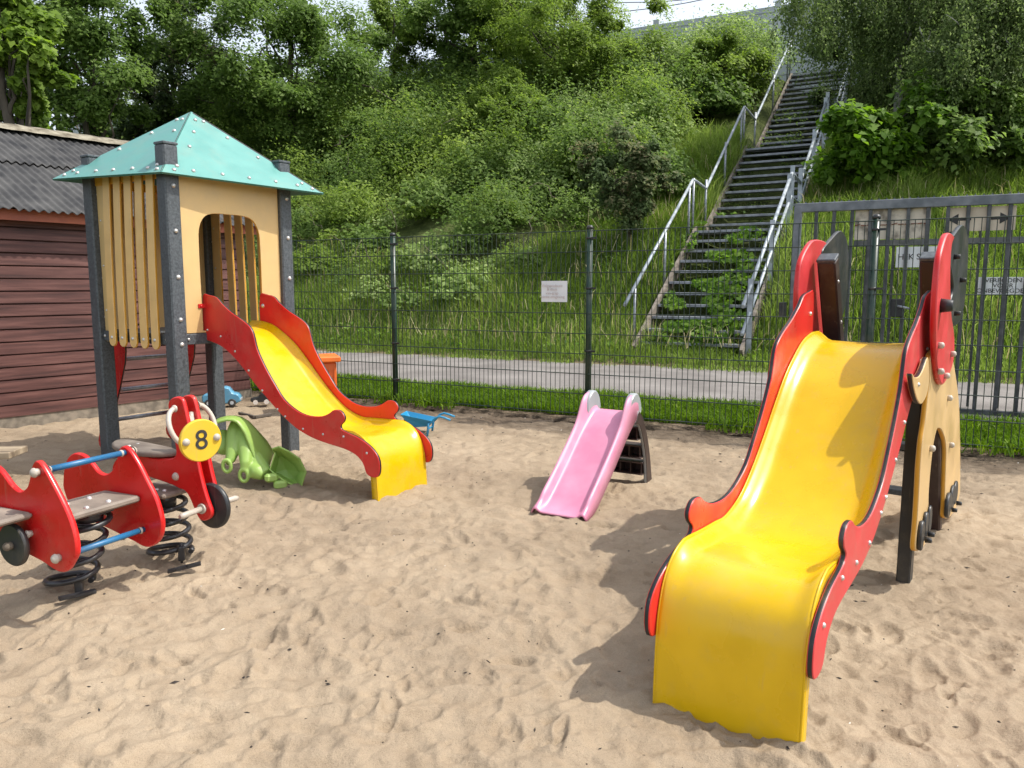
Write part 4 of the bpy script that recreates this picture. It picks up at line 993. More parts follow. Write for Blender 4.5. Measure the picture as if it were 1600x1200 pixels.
# ------------------------------------------------------------------ small toys
def build_barrow():
    f = Frame(G(668, 672), R(-8)); Y = f.O[1]
    t = thing('toy_wheelbarrow', 'small blue plastic toy wheelbarrow on the sand by the fence', 'toy wheelbarrow', f.O)
    q = lambda x, y, w=0: f.P(f.px(620+x/16, 620+y/16, 0)[0], w, f.px(620+x/16, 620+y/16, 0)[1])
    g = MB(); rim = [q(160, 400, -.10), q(930, 560, -.10), q(930, 560, .10)+[0, 0, .0], q(160, 400, .10)]
    bot = [q(400, 740, -.055), q(780, 720, -.055), q(780, 720, .055), q(400, 740, .055)]
    g.add(rim+bot, [(0, 4, 5, 1), (1, 5, 6, 2), (2, 6, 7, 3), (3, 7, 4, 0), (4, 7, 6, 5)]); o = g.obj('tub', M['barrow'], t)
    md = o.modifiers.new('th', 'SOLIDIFY'); md.thickness = .006; md = o.modifiers.new('bv', 'BEVEL'); md.width = .004; md.segments = 2
    for w in (-.09, .09):
        g = MB(); g.tube([q(820, 700, w), q(930, 590, w), q(1020, 490, w), q(1130, 450, w), q(1270, 490, w), q(1395, 540, w)], .0095, 8); g.obj('handle', M['barrow'], t)
        g = MB(); g.tube([q(860, 620, w), q(840, 780, w), q(820, 950, w)], [.012, .011, .009], 8); g.obj('leg', M['barrow'], t)
    g = MB(); g.cyl(q(830, 780, -.09), q(830, 780, .09), .007, 8); g.obj('brace', M['barrow'], t)
    g = MB(); c = q(250, 620, 0); g.plate([(f.px(636, 660)[0]+.05*math.cos(a), .052+.05*math.sin(a)) for a in np.linspace(0, 6.283, 21)[:-1]], f, -.018, .018, bev=.004); g.obj('wheel', M['black'], t)
build_barrow()
def build_car():
    f = Frame(G(345, 634), R(12))
    t = thing('toy_car', 'light blue plastic toy car parked beside the shed wall', 'toy car', f.O)
    ol = smooth([(-.17, .05), (-.18, .11), (-.14, .14), (-.03, .145), (.0, .20), (.05, .215), (.10, .20), (.14, .15), (.19, .135), (.215, .10), (.215, .05), (.15, .03), (-.10, .03)], k=3)
    win = [(.03, .15), (.04, .19), (.09, .18), (.115, .15)]
    g = MB(); g.plate(ol, f, -.075, .075, bev=.014, edge=0, holes=[win]); g.obj('body', M['carblue'], t)
    g = MB(); g.plate([(.025, .145), (.035, .195), (.095, .185), (.125, .145)], f, -.05, .05, bev=.002); g.obj('window', M['ink'], t)
    g = MB(); g.box(f.P(.207, 0, .075), (.03, .13, .03), rz=R(12), bev=.006); g.obj('bumper', M['chrome'], t)
    for s in (-.11, .13):
        for w in (-.078, .078):
            g = MB(); g.plate([(s+.042*math.cos(a), .042+.042*math.sin(a)) for a in np.linspace(0, 6.283, 25)[:-1]], f, w-.015, w+.015, bev=.005); o = g.obj('wheel', M['black'], t)
            g = MB(); g.cyl(f.P(s, w-.017, .042), f.P(s, w+.017, .042), .020, 14); g.obj('hub', M['chrome'], o)
    # second tiny toy further right
    f = Frame(G(411, 631), R(20)); t = thing('toy_car', 'tiny dark toy car half hidden behind the tower slide', 'toy car', f.O)
    g = MB(); g.plate(smooth([(-.12, .03), (-.12, .07), (-.05, .085), (-.01, .12), (.04, .115), (.07, .07), (.07, .03)], k=3), f, -.04, .04, bev=.008, edge=0); g.obj('body', M['black'], t)
    for s in (-.08, .035):
        g = MB(); g.cyl(f.P(s, -.048, .027), f.P(s, .048, .027), .026, 14); g.obj('wheel', M['shell'], t)
build_car()
def build_box():
    c = D(498, 596, 8.05); c[2] = 0
    t = thing('orange_crate', 'orange plastic bin with a flat lid behind the tower slide', 'bin', c)
    tp = D(515, 556, 8.05)[2]
    g = MB(); g.box((c[0], c[1], (tp-.05)/2), (.34, .34, tp-.05), rz=R(20), bev=.02)
    for k in range(-3, 4): g.box((c[0]+math.cos(R(20))*k*.048+math.sin(R(20))*.174, c[1]+math.sin(R(20))*k*.048-math.cos(R(20))*.174, (tp-.1)/2), (.012, .012, tp-.15), rz=R(20))
    g.obj('bin_body', M['orange2'], t)
    g = MB(); g.box((c[0], c[1], tp-.025), (.42, .42, .06), rz=R(20), bev=.012); g.obj('lid', M['orange'], t)
build_box()

# ------------------------------------------------------------------ fences
def text_mesh(body, size, name, m, spacing=1.0, bold=.0):
    c = bpy.data.curves.new(name, 'FONT'); c.body = body; c.size = size; c.align_x = 'CENTER'; c.align_y = 'CENTER'; c.extrude = .0005; c.offset = bold; c.space_line = .8
    o = bpy.data.objects.new('tmp', c); scene.collection.objects.link(o); dg = bpy.context.evaluated_depsgraph_get()
    me = bpy.data.meshes.new_from_object(o.evaluated_get(dg)); bpy.data.objects.remove(o); me.materials.clear(); me.materials.append(m); me.name = name; return me
def put_text(me, name, parent, pos, X, sx=1., sy=1.):
    o = bpy.data.objects.new(name, me); scene.collection.objects.link(o); o.parent = parent
    X = Vector(X).normalized(); Z = Vector((0, 0, 1)); N_ = X.cross(Z)
    mt = Matrix((X*sx, Z*sy, N_)).transposed().to_4x4(); mt.translation = Vector(pos)-Vector(parent['_w']); o.matrix_local = mt; return o
DF = 6.92; FF = Frame(EP(0, DF), math.atan2(-.452, .892))     # s = e along the fence
def eline(u, v, d):      # e and z where the pixel ray meets the vertical plane at fence distance d
    return Frame(EP(0, d), math.atan2(-.452, .892)).px(u, v)
def build_fence():
    t = thing('mesh_fence', 'dark green welded wire mesh fence along the back of the sandpit', 'fence', EP(-2, DF))
    eA = eline(616, 500, DF)[0]; eB = eline(920, 500, DF)[0]; eC = eline(1366, 400, DF)[0]
    posts = [eA-2*2.4, eA-2.4, eA, eB, eC, eC+2.45]
    for e in posts:
        g = MB(); p = EP(e, DF); g.tube([p+[0, 0, -.1], p+[0, 0, 1.84]], .030, 20); o = g.obj('fence_post', M['fence_green'], t)
        g = MB(); g.tube([p+[0, 0, 1.835], p+[0, 0, 1.855], p+[0, 0, 1.87]], [.033, .032, .02], 20); g.obj('post_cap', M['black'], o)
        for z in (.28, .68, 1.28, 1.75):
            g = MB(); g.tube([p+[0, 0, z-.010], p+[0, 0, z+.010]], .0355, 20); g.box(p+E1*.05-E2*.02+[0, 0, z], (.05, .02, .018), rz=math.atan2(-.452, .892)); g.obj('clamp', M['black'], o)
    for a, b in zip(posts[:-1], posts[1:]):
        n = round((b-a-.06)/.05); g = MB()
        for i in range(n+1):
            e = a+.03+(b-a-.06)*i/n; p = EP(e, DF-.034, 0)
            g.tube([p+[0, 0, .05], p+[0, 0, 1.82]], .0034, 5, cap=False)
        for k in range(10):
            z = .07+.194*k
            for dd_ in (.006, -.006):
                g.tube([EP(a+.01, DF-.034+dd_, z), EP(b-.01, DF-.034+dd_, z)], .0040, 5, cap=False)
        g.obj('mesh_panel', M['fence_wire'], t)
    # white notice on the fence
    e0, z1 = eline(846, 439, DF-.05); e1, z0 = eline(886, 472, DF-.05)
    s = MB(); c = EP((e0+e1)/2, DF-.048, (z0+z1)/2); s.box(c, (e1-e0, .003, z1-z0), rz=math.atan2(-.452, .892), bev=.0)
    o = tag(s.obj('notice', M['paper'], base=c), 'small white notice with faded lettering on the fence', 'sign')
    h = z1-z0; w = e1-e0
    for k, (tx, dy) in enumerate((('Volgspeelpunt', .27), ('& thuis', .10), ('van-grijp', -.08), ('ruimte-omgeving', -.25))):
        me = text_mesh(tx, h*.19, 'lettering', M['fadedink']); put_text(me, 'lettering', o, c-E2*.003+np.array([-0.02, 0, dy*h]), E1)
build_fence()
DG = 8.15
def build_gate():
    t = thing('bar_gate', 'grey metal bar gate with a serrated top beam beyond the mesh fence', 'gate', EP(5, DG))
    e0 = eline(1244, 400, DG)[0]; e1 = e0+3.9; zt = 2.06; ang = math.atan2(-.452, .892)
    z0 = .14
    g = MB(); g.bar(EP(e0-.03, DG, zt), EP(e1, DG, zt), .06, .085, bev=.004)
    k = 0; e = e0
    while e < e1: c = EP(e, DG, zt+.042); g.add([c-E1*.012, c+E1*.012, c+[0, 0, .022]], [(0, 1, 2), (2, 1, 0)]); e += .065
    g.obj('top_beam', M['gate_top'], t)
    g = MB(); g.bar(EP(e0, DG, z0), EP(e1, DG, z0), .05, .07, bev=.004); g.obj('bottom_beam', M['gate'], t)
    for ex, w in ((e0, .07), (e1, .07)):
        g = MB(); g.box(EP(ex, DG, 1.1), (w, w, 1.94), rz=ang, bev=.004); g.obj('gate_post', M['gate_top'], t)
    e = e0+.17; i = 0
    while e < e1-.05:
        g = MB(); g.box(EP(e, DG, 1.095), (.032, .032, 1.86), rz=ang, bev=.003); g.obj('bar', M['gate'], t); e += .160
    # second leaf behind
    e = e0+.62; 
    g = MB(); g.bar(EP(e0+.5, DG+.35, 1.72), EP(e1, DG+.35, 1.72), .04, .06); g.obj('rear_rail', M['gate_top'], t)
    while e < e1:
        g = MB(); g.box(EP(e, DG+.35, 1.0), (.022, .022, 1.7), rz=ang); g.obj('rear_bar', M['gate'], t); e += .24
    el, zl = eline(1402, 481, DG-.03)
    g = MB(); g.box(EP(el, DG-.03, zl), (.11, .05, .17), rz=ang, bev=.006); o = g.obj('lock', M['black'], t)
    g = MB(); g.tube([EP(el+.0, DG-.09, zl+.02), EP(el+.10, DG-.09, zl-.005)], .011, 8); g.obj('lock_handle', M['galv'], o)
    el, zl = eline(1223, 484, DG-.03); g = MB(); g.box(EP(el, DG-.03, zl), (.07, .06, .15), rz=ang, bev=.006); g.obj('hinge_box', M['black'], t)
    # signs
    def board(px0, px1, d, m, name, label, th=.006):
        a, z1 = eline(*px0, d); b, z0 = eline(*px1, d); c = EP((a+b)/2, d, (z0+z1)/2)
        s = MB(); s.box(c, (b-a, th, z1-z0), rz=ang, bev=.0); return tag(s.obj(name, m, base=c), label, 'sign'), c, b-a, z1-z0
    o, c, w, h = board((1337, 329), (1452, 372), DG+.028, M['rot_sign'], 'weathered_board', 'weathered pale board wired under the gate top beam', .012)
    g = MB()
    for k in range(12): g.tube([c+E1*(-w/2+w*k/12)-E2*.012+[0, 0, -.005], c+E1*(-w/2+w*(k+.9)/12)-E2*.014+[0, 0, random.Random(k).uniform(-.012, .012)]], .004, 5)
    g.obj('rusty_wire', M['rust'], o)
    o, c, w, h = board((1479, 325), (1586, 359), DG+.024, M['beige_sign'], 'arrow_board', 'beige board with a left and a right arrow on the gate')
    fr = Frame(c-E2*.005, ang)
    fr.O = fr.O.copy()
    for sgn, cx in ((-1, -w*.30), (1, w*.26)):
        L = w*.17; ar = [(-L, -.012), (L*.1, -.012), (L*.1, -.05), (L, 0), (L*.1, .05), (L*.1, .012), (-L, .012)]
        g = MB(); g.plate([(cx+sgn*x, z) for x, z in ar], fr, -.001, .001, bev=.0002); g.obj('arrow', M['ink'], o)
    o, c, w, h = board((1401, 386), (1486, 417), DG+.024, M['paper'], 'warning_sign', 'small white sign reading HEK SLUITEN on the gate bars')
    put_text(text_mesh('HEK SLUITEN', h*.40, 'lettering', M['ink']), 'lettering', o, c-E2*.006, E1, .95)
    o, c, w, h = board((1529, 433), (1606, 460), DG+.024, M['paper'], 'warning_sign', 'white sign reading VERBODEN VOOR ONBEVOEGDEN on the gate bars')
    for k, tx in enumerate(('VERBODEN', 'VOOR', 'ONBEVOEGDEN')):
        put_text(text_mesh(tx, h*.34, 'lettering', M['ink']), 'lettering', o, c-E2*.006+np.array([0, 0, h*(.30-.30*k)]), E1, 1.05)
build_gate()

# ------------------------------------------------------------------ stairs up the bank
SD = np.array([.487, .873, 0]); SN = np.array([.873, -.487, 0])
def build_stairs():
    t = thing('outdoor_stairs', 'long galvanised steel stairway climbing the overgrown bank', 'stairs', (2.14, 12.2, .4))
    L0 = np.array([2.0, 12.2, .41]); r, q, W = .19, .289, 1.66
    k = 0; P = L0.copy(); treads = []; kn = []
    flights = ((11, .76), (11, 1.04), (15, .9)); ends = []
    for n, land in flights:
        a = P.copy()
        for i in range(n):
            treads.append(P.copy()); 
            if i == n-1: ends.append((a, P.copy()))
            P = P+SD*q+[0, 0, r]
        lp = P-[0, 0, r]-SD*q
        g = MB(); g.box(lp+SD*(land/2+q/2)+SN*W/2-[0, 0, .02], (land, W, .04), ax=(SD, SN, (0, 0, 1))); g.obj('landing', M['stair'], t)
        P = P+SD*land
    for p in treads:
        g = MB(); g.box(p+SD*.10+SN*W/2, (.20, W-.06, .045), ax=(SD, SN, (0, 0, 1)), bev=.004); g.obj('tread', M['stair'], t)
    for off in (0, W):
        for (a, b) in ends:
            g = MB(); g.bar(a+SN*off-SD*.15-[0, 0, .14], b+SN*off+SD*.25+[0, 0, .02], .05, .24); g.obj('stringer', M['stringer'], t)
    # handrails : sloping runs joined by short dips at the landings
    hr = .90
    for off, side in ((-.06, 'l'), (W+.06, 'r')):
        for lvl, rr in ((hr, .030), (.50, .026)) if side == 'r' else ((hr, .028),):
            pts = []
            for i, (a, b) in enumerate(ends):
                s = a+SN*off-(SD*.45+[0, 0, .30] if i == 0 else np.array([0, 0, r*.9]))
                pts += [s+[0, 0, lvl], b+SN*off+SD*q*.4+[0, 0, lvl+r*.4]]
            for i in range(len(ends)-1): pass
            g = MB(); g.tube(pts[:2], rr, 10)
            for i in range(1, len(ends)):
                # dip : rail ends high, drops to the start of the next run
                g.tube([pts[2*i-1], pts[2*i-1]+SD*.25, pts[2*i]-SD*.02, pts[2*i], pts[2*i+1]], rr, 10)
            g.obj('handrail', M['rail'], t)
        for (a, b) in ends:
            for s in (.0, .5, .97, 1.06):
                p = a+(b-a)*s+SN*off; g = MB()
                if side == 'r': g.box(p+[0, 0, .45], (.075, .014, 1.1), ax=(SN, SD, (0, 0, 1)))
                else: g.tube([p+[0, 0, -.1], p+[0, 0, hr]], .024, 8)
                g.obj('baluster', M['rail'] if side == 'r' else M['galv'], t)
build_stairs()

# ------------------------------------------------------------------ noise barrier on top of the bank and cables
def build_barrier():
    t = thing('noise_barrier', 'pale grey panelled noise barrier along the top of the bank', 'barrier', EP(0, 27, 7.2))
    ang = math.atan2(-.452, .892); g = MB(); e = -40.
    while e < 22:
        g.box(EP(e+1.9, 27, 8.7), (3.8, .12, 3.0), rz=ang)
        for k in range(9): g.box(EP(e+1.9, 26.93, 7.4+.33*k), (3.8, .02, .03), rz=ang)
        e += 4.
    g.obj('panel', M['barrier'], t)
    e = -40.
    while e < 23: g = MB(); g.box(EP(e-.1, 27, 8.75), (.2, .2, 3.2), rz=ang); g.obj('barrier_post', M['barrier'], t); e += 4.
build_barrier()
t = thing('overhead_cables', 'thin dark overhead cables crossing the sky above the bank', 'cables', EP(8, 34, 7))
for (a, b) in (((930, 22), (1330, -75)), ((960, 4), (1300, -60))):
    A_, B_ = D(*a, 38), D(*b, 34); P = [A_*(1-s)+B_*s-np.array([0, 0, .5*math.sin(math.pi*s)]) for s in np.linspace(0, 1, 14)]
    g = MB(); g.tube(P, .018, 6); g.obj('cable', M['cable'], t)
for a in ((900, 30, 38.5), (1345, -80, 33.5)):
    p = D(*a); g = MB(); g.tube([[p[0], p[1], 7], p], .1, 8); g.obj('cable_mast', M['galv'], t)

# ------------------------------------------------------------------ vegetation
def unit(v): return v/(np.linalg.norm(v, axis=-1, keepdims=True)+1e-9)
def clump_points(rs, centres, rad, n, squash=.75, shell=.6):
    k = rs.randint(0, len(centres), n); d = unit(rs.normal(size=(n, 3))); r = .45+.75*rs.rand(n)**1.2
    r = np.where(rs.rand(n) < .2, r*rs.rand(n), r)*(1+.25*np.sin(d[:, 0]*6+k)*np.cos(d[:, 2]*5+k))
    P = centres[k]+d*rad[k][:, None]*r[:, None]*np.array([1, 1, squash])
    N = d*.45+np.array([.25, -.35, .75])+rs.normal(size=(n, 3))*.40
    P = P.copy(); hole = (vnoise(P[:, 0]*2.1+P[:, 2]*1.7, P[:, 1]*2.1-P[:, 2]*1.9, 91)+.6*vnoise(P[:, 0]*4.3-P[:, 2]*3.1, P[:, 1]*4.3+P[:, 2]*3.7, 92)) < -.10
    P[hole] = centres[k[hole]]+(P[hole]-centres[k[hole]])*.45      # hollows between the sprays of leaves
    return P, N, k
def limb(g, a, b, r0, r1, rs, wig=.12, n=7):
    P = []; a = np.array(a, float); b = np.array(b, float); L = np.linalg.norm(b-a)
    for i in range(n):
        q = i/(n-1); P.append(a*(1-q)+b*q+rs.normal(size=3)*L*wig*.25*math.sin(math.pi*q)+np.array([0, 0, .1*L*math.sin(math.pi*q)*.3]))
    g.tube(P, [r0*(1-i/(n-1))+r1*i/(n-1) for i in range(n)], 7)
def tree(name, label, cat, u, v, Y, wpx, hpx, leaf, nleaf, lsize, seed, trunk='bark', clus=34, crad=.30, depth=.8, group=None, asp=.55, weep=False, foot=None, tr=.12):
    nleaf = int(nleaf*1.5); lsize *= (1.18 if Y > 20 else 1); rs = np.random.RandomState(seed); c = D(u, v, Y); sc = Y/F; rx = wpx/2*sc; rz = hpx/2*sc; ry = rx*depth
    e, d = c@E1, c@E2; zg = float(bank(np.array([e]), np.array([d]))[0]) if d > 6.95 else 0.
    if foot is not None: zg = foot
    base = np.array([c[0], c[1], zg-.1]); t = thing(name, label, cat, base, group)
    dirs = unit(rs.normal(size=(clus, 3))); rr = (.35+.65*rs.rand(clus)**.6)
    ph = rs.rand(6)*6.3; lob = 1+.20*np.sin(2*np.arctan2(dirs[:, 2], dirs[:, 0])+ph[0])+.16*np.sin(5*np.arctan2(dirs[:, 2], dirs[:, 0])+ph[1])+.14*np.sin(4*dirs[:, 1]+ph[2])
    C_ = c+dirs*(rr*lob)[:, None]*np.array([rx, ry, rz])*(1-crad*.5)
    rad = min(rx, rz)*crad*(.6+.8*rs.rand(clus))
    P, N, k = clump_points(rs, C_, rad, nleaf)
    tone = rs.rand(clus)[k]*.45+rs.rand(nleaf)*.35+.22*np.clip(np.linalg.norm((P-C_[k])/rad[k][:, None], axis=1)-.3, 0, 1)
    if weep:
        # hanging sprays: leaves strung under the clump points
        m = nleaf//26; idx = rs.randint(0, nleaf, m); A_ = P[idx]; L = .4+1.15*rs.rand(m)
        q = rs.rand(m, 26); P = (A_[:, None, :]+np.stack([(rs.normal(size=(m, 1))*.18)*q, (rs.normal(size=(m, 1))*.18)*q, -q*L[:, None]], -1)+rs.normal(size=(m, 26, 3))*.035).reshape(-1, 3)
        N = rs.normal(size=P.shape)+np.array([0, -.3, .1]); tone = np.repeat(rs.rand(m), 26)*.5+rs.rand(len(P))*.5
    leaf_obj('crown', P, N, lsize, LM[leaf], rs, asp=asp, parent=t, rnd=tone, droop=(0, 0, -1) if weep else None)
    g = MB(); top = c+np.array([0, 0, rz*.35]); r0 = tr
    limb(g, base, top, r0, r0*.3, rs, .06, 9)
    for i in range(min(clus, 14)):
        q = .25+.6*rs.rand(); a = base*(1-q)+top*q; limb(g, a, C_[i], r0*.45*(1-q*.5), r0*.08, rs, .25)
        for j in range(2): limb(g, C_[i], C_[i]+unit(rs.normal(size=3))*rad[i]*.9, r0*.12, r0*.03, rs, .3, 4)
    g.obj('trunk', M[trunk], t)
    return t
G1 = 'trees and shrubs on the bank'
tree('maple_tree', 'bright green maple crown at the top left corner', 'tree', 5, 70, 11.5, 160, 290, 'maple', 24000, .105, 1, clus=40, asp=.8, foot=0, group=G1, crad=.26)
tree('broadleaf_tree', 'dense dark tree above the shed roof, left of the tower', 'tree', 140, 75, 22, 270, 420, 'mid', 42000, .10, 2, clus=60, crad=.26, group=G1)
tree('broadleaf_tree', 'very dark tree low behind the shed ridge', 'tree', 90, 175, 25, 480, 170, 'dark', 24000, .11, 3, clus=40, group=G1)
tree('plum_tree', 'dull reddish green tree behind the tower roof apex', 'tree', 270, 110, 26, 200, 270, 'red', 26000, .09, 4, clus=44, crad=.26, group=G1)
tree('field_maple', 'broad light green tree right behind the tower roof', 'tree', 455, 110, 24.5, 370, 330, 'mid', 60000, .095, 5, clus=80, crad=.24, tr=.15, group=G1)
tree('sapling', 'thin pale green sapling against the sky, upper middle left', 'tree', 615, 50, 28, 150, 190, 'willow', 13000, .085, 6, clus=24, crad=.30, tr=.06, group=G1)
tree('ash_tree', 'dark ash tree with visible brown trunk at the top middle', 'tree', 735, 25, 27, 250, 200, 'mid', 36000, .10, 7, clus=40, crad=.28, tr=.16, group=G1)
tree('willow_shrub', 'large yellow green willow shrub at the top centre', 'shrub', 900, 70, 24, 320, 240, 'willow', 52000, .08, 8, clus=70, crad=.26, asp=.4, tr=.08, group=G1)
tree('willow_shrub', 'rounded green willow shrub below the larger one', 'shrub', 780, 190, 21, 230, 150, 'willow', 30000, .075, 9, clus=50, crad=.28, asp=.4, tr=.05, group=G1)
tree('hawthorn_shrub', 'tall shrub left of the stair top before the noise barrier', 'shrub', 1105, 128, 22, 160, 150, 'willow', 26000, .075, 10, clus=44, crad=.27, tr=.06, group=G1)
tree('hawthorn_shrub', 'dark green shrub in the middle beside the upper handrail', 'shrub', 1010, 200, 21, 200, 130, 'mid', 22000, .08, 11, clus=36, tr=.05, group=G1)
tree('dogwood_shrub', 'dark shrub with reddish leaf tips left of the lower stair flight', 'shrub', 985, 272, 14.8, 140, 160, 'red', 22000, .07, 12, clus=44, crad=.26, tr=.04, group=G1)
tree('birch_tree', 'weeping birch hanging over the top of the stairs', 'tree', 1415, -30, 17.5, 430, 290, 'birch', 60000, .055, 13, 'birch', clus=70, crad=.24, weep=True, asp=.6, tr=.10, depth=.6, group=G1)
tree('birch_tree', 'second weeping birch at the top right corner', 'tree', 1560, 40, 14.5, 260, 300, 'birch', 40000, .055, 14, 'birch', clus=50, crad=.26, weep=True, asp=.6, tr=.09, depth=.6, group=G1)
tree('hazel_shrub', 'broad-leaved bright hazel shrub right of the stairs', 'shrub', 1395, 222, 14.6, 230, 180, 'hazel', 11500, .145, 15, clus=46, crad=.30, asp=.85, tr=.04, group=G1)
tree('hazel_shrub', 'darker hazel shrub at the right edge above the gate', 'shrub', 1530, 200, 14.5, 250, 220, 'mid', 20000, .11, 16, clus=44, crad=.30, asp=.75, tr=.05, group=G1)
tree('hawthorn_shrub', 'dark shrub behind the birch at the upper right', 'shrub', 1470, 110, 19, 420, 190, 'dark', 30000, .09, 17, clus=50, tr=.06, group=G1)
# thicket of bramble and elder covering the slope (one mass)
def thicket():
    rs = np.random.RandomState(40); C_ = []; rad = []; tone = []
    while len(C_) < 400:
        d = 12.4+12.5*rs.rand()**1.15; e = -27+30*rs.rand()
        p = EP(e, d); 
        # keep clear of the stairs strip
        rel = (p-np.array([2.0, 12.2, 0]))@SN
        if -1.15 < rel < 2.4: continue
        if rel > -1.15 and d < 21: continue
        if rel > -2.4 and d < 16: continue
        lim = 12.9+.55*math.sin(e*.9)+(.9 if e > -5.2 else 0)
        if d < lim: continue
        z = float(bank(np.array([e]), np.array([d]))[0]); r = (.30+.45*rs.rand()) if d < 14.5 else .45+.75*rs.rand()
        if d > 23: r *= 1.5
        C_.append(np.array([p[0], p[1], z+r*.45])); rad.append(r); tone.append(rs.rand())
    C_ = np.array(C_); rad = np.array(rad); tone = np.array(tone)
    n = 480000; k = rs.choice(len(C_), n, p=rad**2/(rad**2).sum()); d = unit(rs.normal(size=(n, 3))); d[:, 2] = np.abs(d[:, 2])*.9-.12
    lump = 1+.22*np.sin(d[:, 0]*7+k)*np.cos(d[:, 1]*8+k*.7)
    P = C_[k]+d*rad[k][:, None]*((.72+.34*rs.rand(n))*lump)[:, None]*np.array([1, 1, .95])
    hole = (vnoise(P[:, 0]*2.3+P[:, 2]*1.7, P[:, 1]*2.3-P[:, 2]*1.9, 93)+.6*vnoise(P[:, 0]*4.9-P[:, 2]*3.1, P[:, 1]*4.9+P[:, 2]*3.7, 94)) < -.07; P[hole] = C_[k[hole]]+(P[hole]-C_[k[hole]])*.6
    N = d*.4+np.array([.22, -.42, .75])+rs.normal(size=(n, 3))*.42
    szc = .055+.075*rs.rand(len(C_)); spc = (vnoise(C_[:, 0]*.45, C_[:, 1]*.45, 90)*2.2+rs.normal(size=len(C_))*.35); sp = np.digitize(spc, [-.45, .35])
    for q_, (lm, asp_, lb) in enumerate((('mid', .75, 'deep green elder leaves mixed into the bank thicket'), ('bramble', .6, 'dense bramble thicket covering the bank behind the fence'), ('willow', .4, 'narrow pale willow leaves mixed into the bank thicket'))):
        m_ = sp[k] == q_
        o = leaf_obj('bramble_thicket', P[m_], N[m_], szc[k[m_]], LM[lm], rs, asp=asp_, rnd=tone[k[m_]]*.5+rs.rand(m_.sum())*.5); tag(kind(o, 'stuff'), lb, 'thicket')
    # bare stems in it
    g = MB()
    for i in range(150):
        j = rs.randint(len(C_)); a = C_[j]+unit(rs.normal(size=3))*rad[j]*.9; b = a+np.array([rs.normal()*.5, rs.normal()*.3-.1, .2+.6*rs.rand()]); limb(g, a, b, .010, .004, rs, .5, 6)
    tag(kind(g.obj('bramble_stems', M['twig'], base=(0, 0, 0)), 'stuff'), 'bare arching stems poking out of the thicket', 'stems')
    C2 = []; R2 = []
    while len(C2) < 300:
        d = 16.5+9.5*rs.rand(); e = -26+30*rs.rand(); p = EP(e, d); rel = (p-np.array([2.0, 12.2, 0]))@SN
        if rel > -1.7: continue
        z = float(bank(np.array([e]), np.array([d]))[0]); r = .5+.75*rs.rand(); C2.append([p[0], p[1], z+.4+1.2*rs.rand()]); R2.append(r)
    while len(C2) < 390:
        d = 17.0+8*rs.rand(); e = .8+9*rs.rand(); p = EP(e, d); rel = (p-np.array([2.0, 12.2, 0]))@SN
        if rel < 2.6: continue
        z = float(bank(np.array([e]), np.array([d]))[0]); r = .5+.7*rs.rand(); C2.append([p[0], p[1], z+.4+1.5*rs.rand()]); R2.append(r)
    C2 = np.array(C2); R2 = np.array(R2); n = 330000; P, N, k = clump_points(rs, C2, R2, n, .9); tn = rs.rand(len(C2))
    for lm, sel, nm, lb in (('mid', k % 2 == 0, 'shrubbery', 'mixed green shrubs filling the upper bank'), ('willow', k % 2 == 1, 'shrubbery', 'pale green shrubs filling the upper bank')):
        o = leaf_obj(nm, P[sel], N[sel], .088, LM[lm], rs, asp=.55, rnd=tn[k][sel]*.5+rs.rand(sel.sum())*.5); tag(kind(o, 'stuff'), lb, 'shrubbery')
    # far wood behind, seen as one dark mass
    n = 100000; Cn = 150; cc = np.array([EP(-36+54*rs.rand(), 24.5+1.6*rs.rand(), 7.3+4.2*rs.rand()**1.3) for _ in range(Cn)])
    u_ = cc[:, 0]/cc[:, 1]*1.0
    keep = np.array([not ((.13 < a < .47) or (-.15 < a < -.12)) for a in u_]); cc = cc[keep]
    P, N, k = clump_points(rs, cc, .8+.7*rs.rand(len(cc)), n); o = leaf_obj('hedgerow', P, N, .12, LM['mid'], rs, rnd=rs.rand(len(cc))[k]*.5+.5*rs.rand(n)); tag(kind(o, 'stuff'), 'distant leafy hedgerow along the top of the bank', 'hedgerow')
thicket()
# grass : blades as small bent triangles
def blades(name, P, h, w, m, rs, lean=.35, rnd=None, label='', cat='grass'):
    n = len(P); a = rs.rand(n)*2*math.pi; side = np.stack([np.cos(a), np.sin(a), 0*a], -1); ln = rs.normal(size=(n, 2))*lean
    hh = h*(.5+.9*rs.rand(n)); mid = P+np.stack([ln[:, 0]*hh*.3, ln[:, 1]*hh*.3, hh*.6], -1); tip = P+np.stack([ln[:, 0]*hh, ln[:, 1]*hh, hh*(1-.25*np.abs(ln).sum(1))], -1)
    ww = w*(.6+.8*rs.rand(n))[:, None]
    V = np.empty((n, 5, 3)); V[:, 0] = P-side*ww; V[:, 1] = P+side*ww; V[:, 2] = mid+side*ww*.75; V[:, 3] = mid-side*ww*.75; V[:, 4] = tip
    me = bpy.data.meshes.new(name); me.vertices.add(5*n); me.loops.add(7*n); me.polygons.add(2*n)
    me.vertices.foreach_set('co', V.astype(np.float32).ravel()); b = np.arange(n)[:, None]*5
    me.loops.foreach_set('vertex_index', (b+np.array([[0, 1, 2, 3, 3, 2, 4]])).astype(np.int32).ravel())
    me.polygons.foreach_set('loop_start', (np.arange(n)[:, None]*7+np.array([[0, 4]])).astype(np.int32).ravel()); me.polygons.foreach_set('loop_total', np.tile([4, 3], n).astype(np.int32))
    me.update(calc_edges=True); at = me.attributes.new('rnd', 'FLOAT', 'FACE'); r = rnd if rnd is not None else rs.rand(n)
    at.data.foreach_set('value', np.repeat(np.clip(r, 0, 1), 2).astype(np.float32)); me.materials.append(m)
    o = bpy.data.objects.new(name, me); scene.collection.objects.link(o); kind(o, 'stuff'); tag(o, label, cat); return o
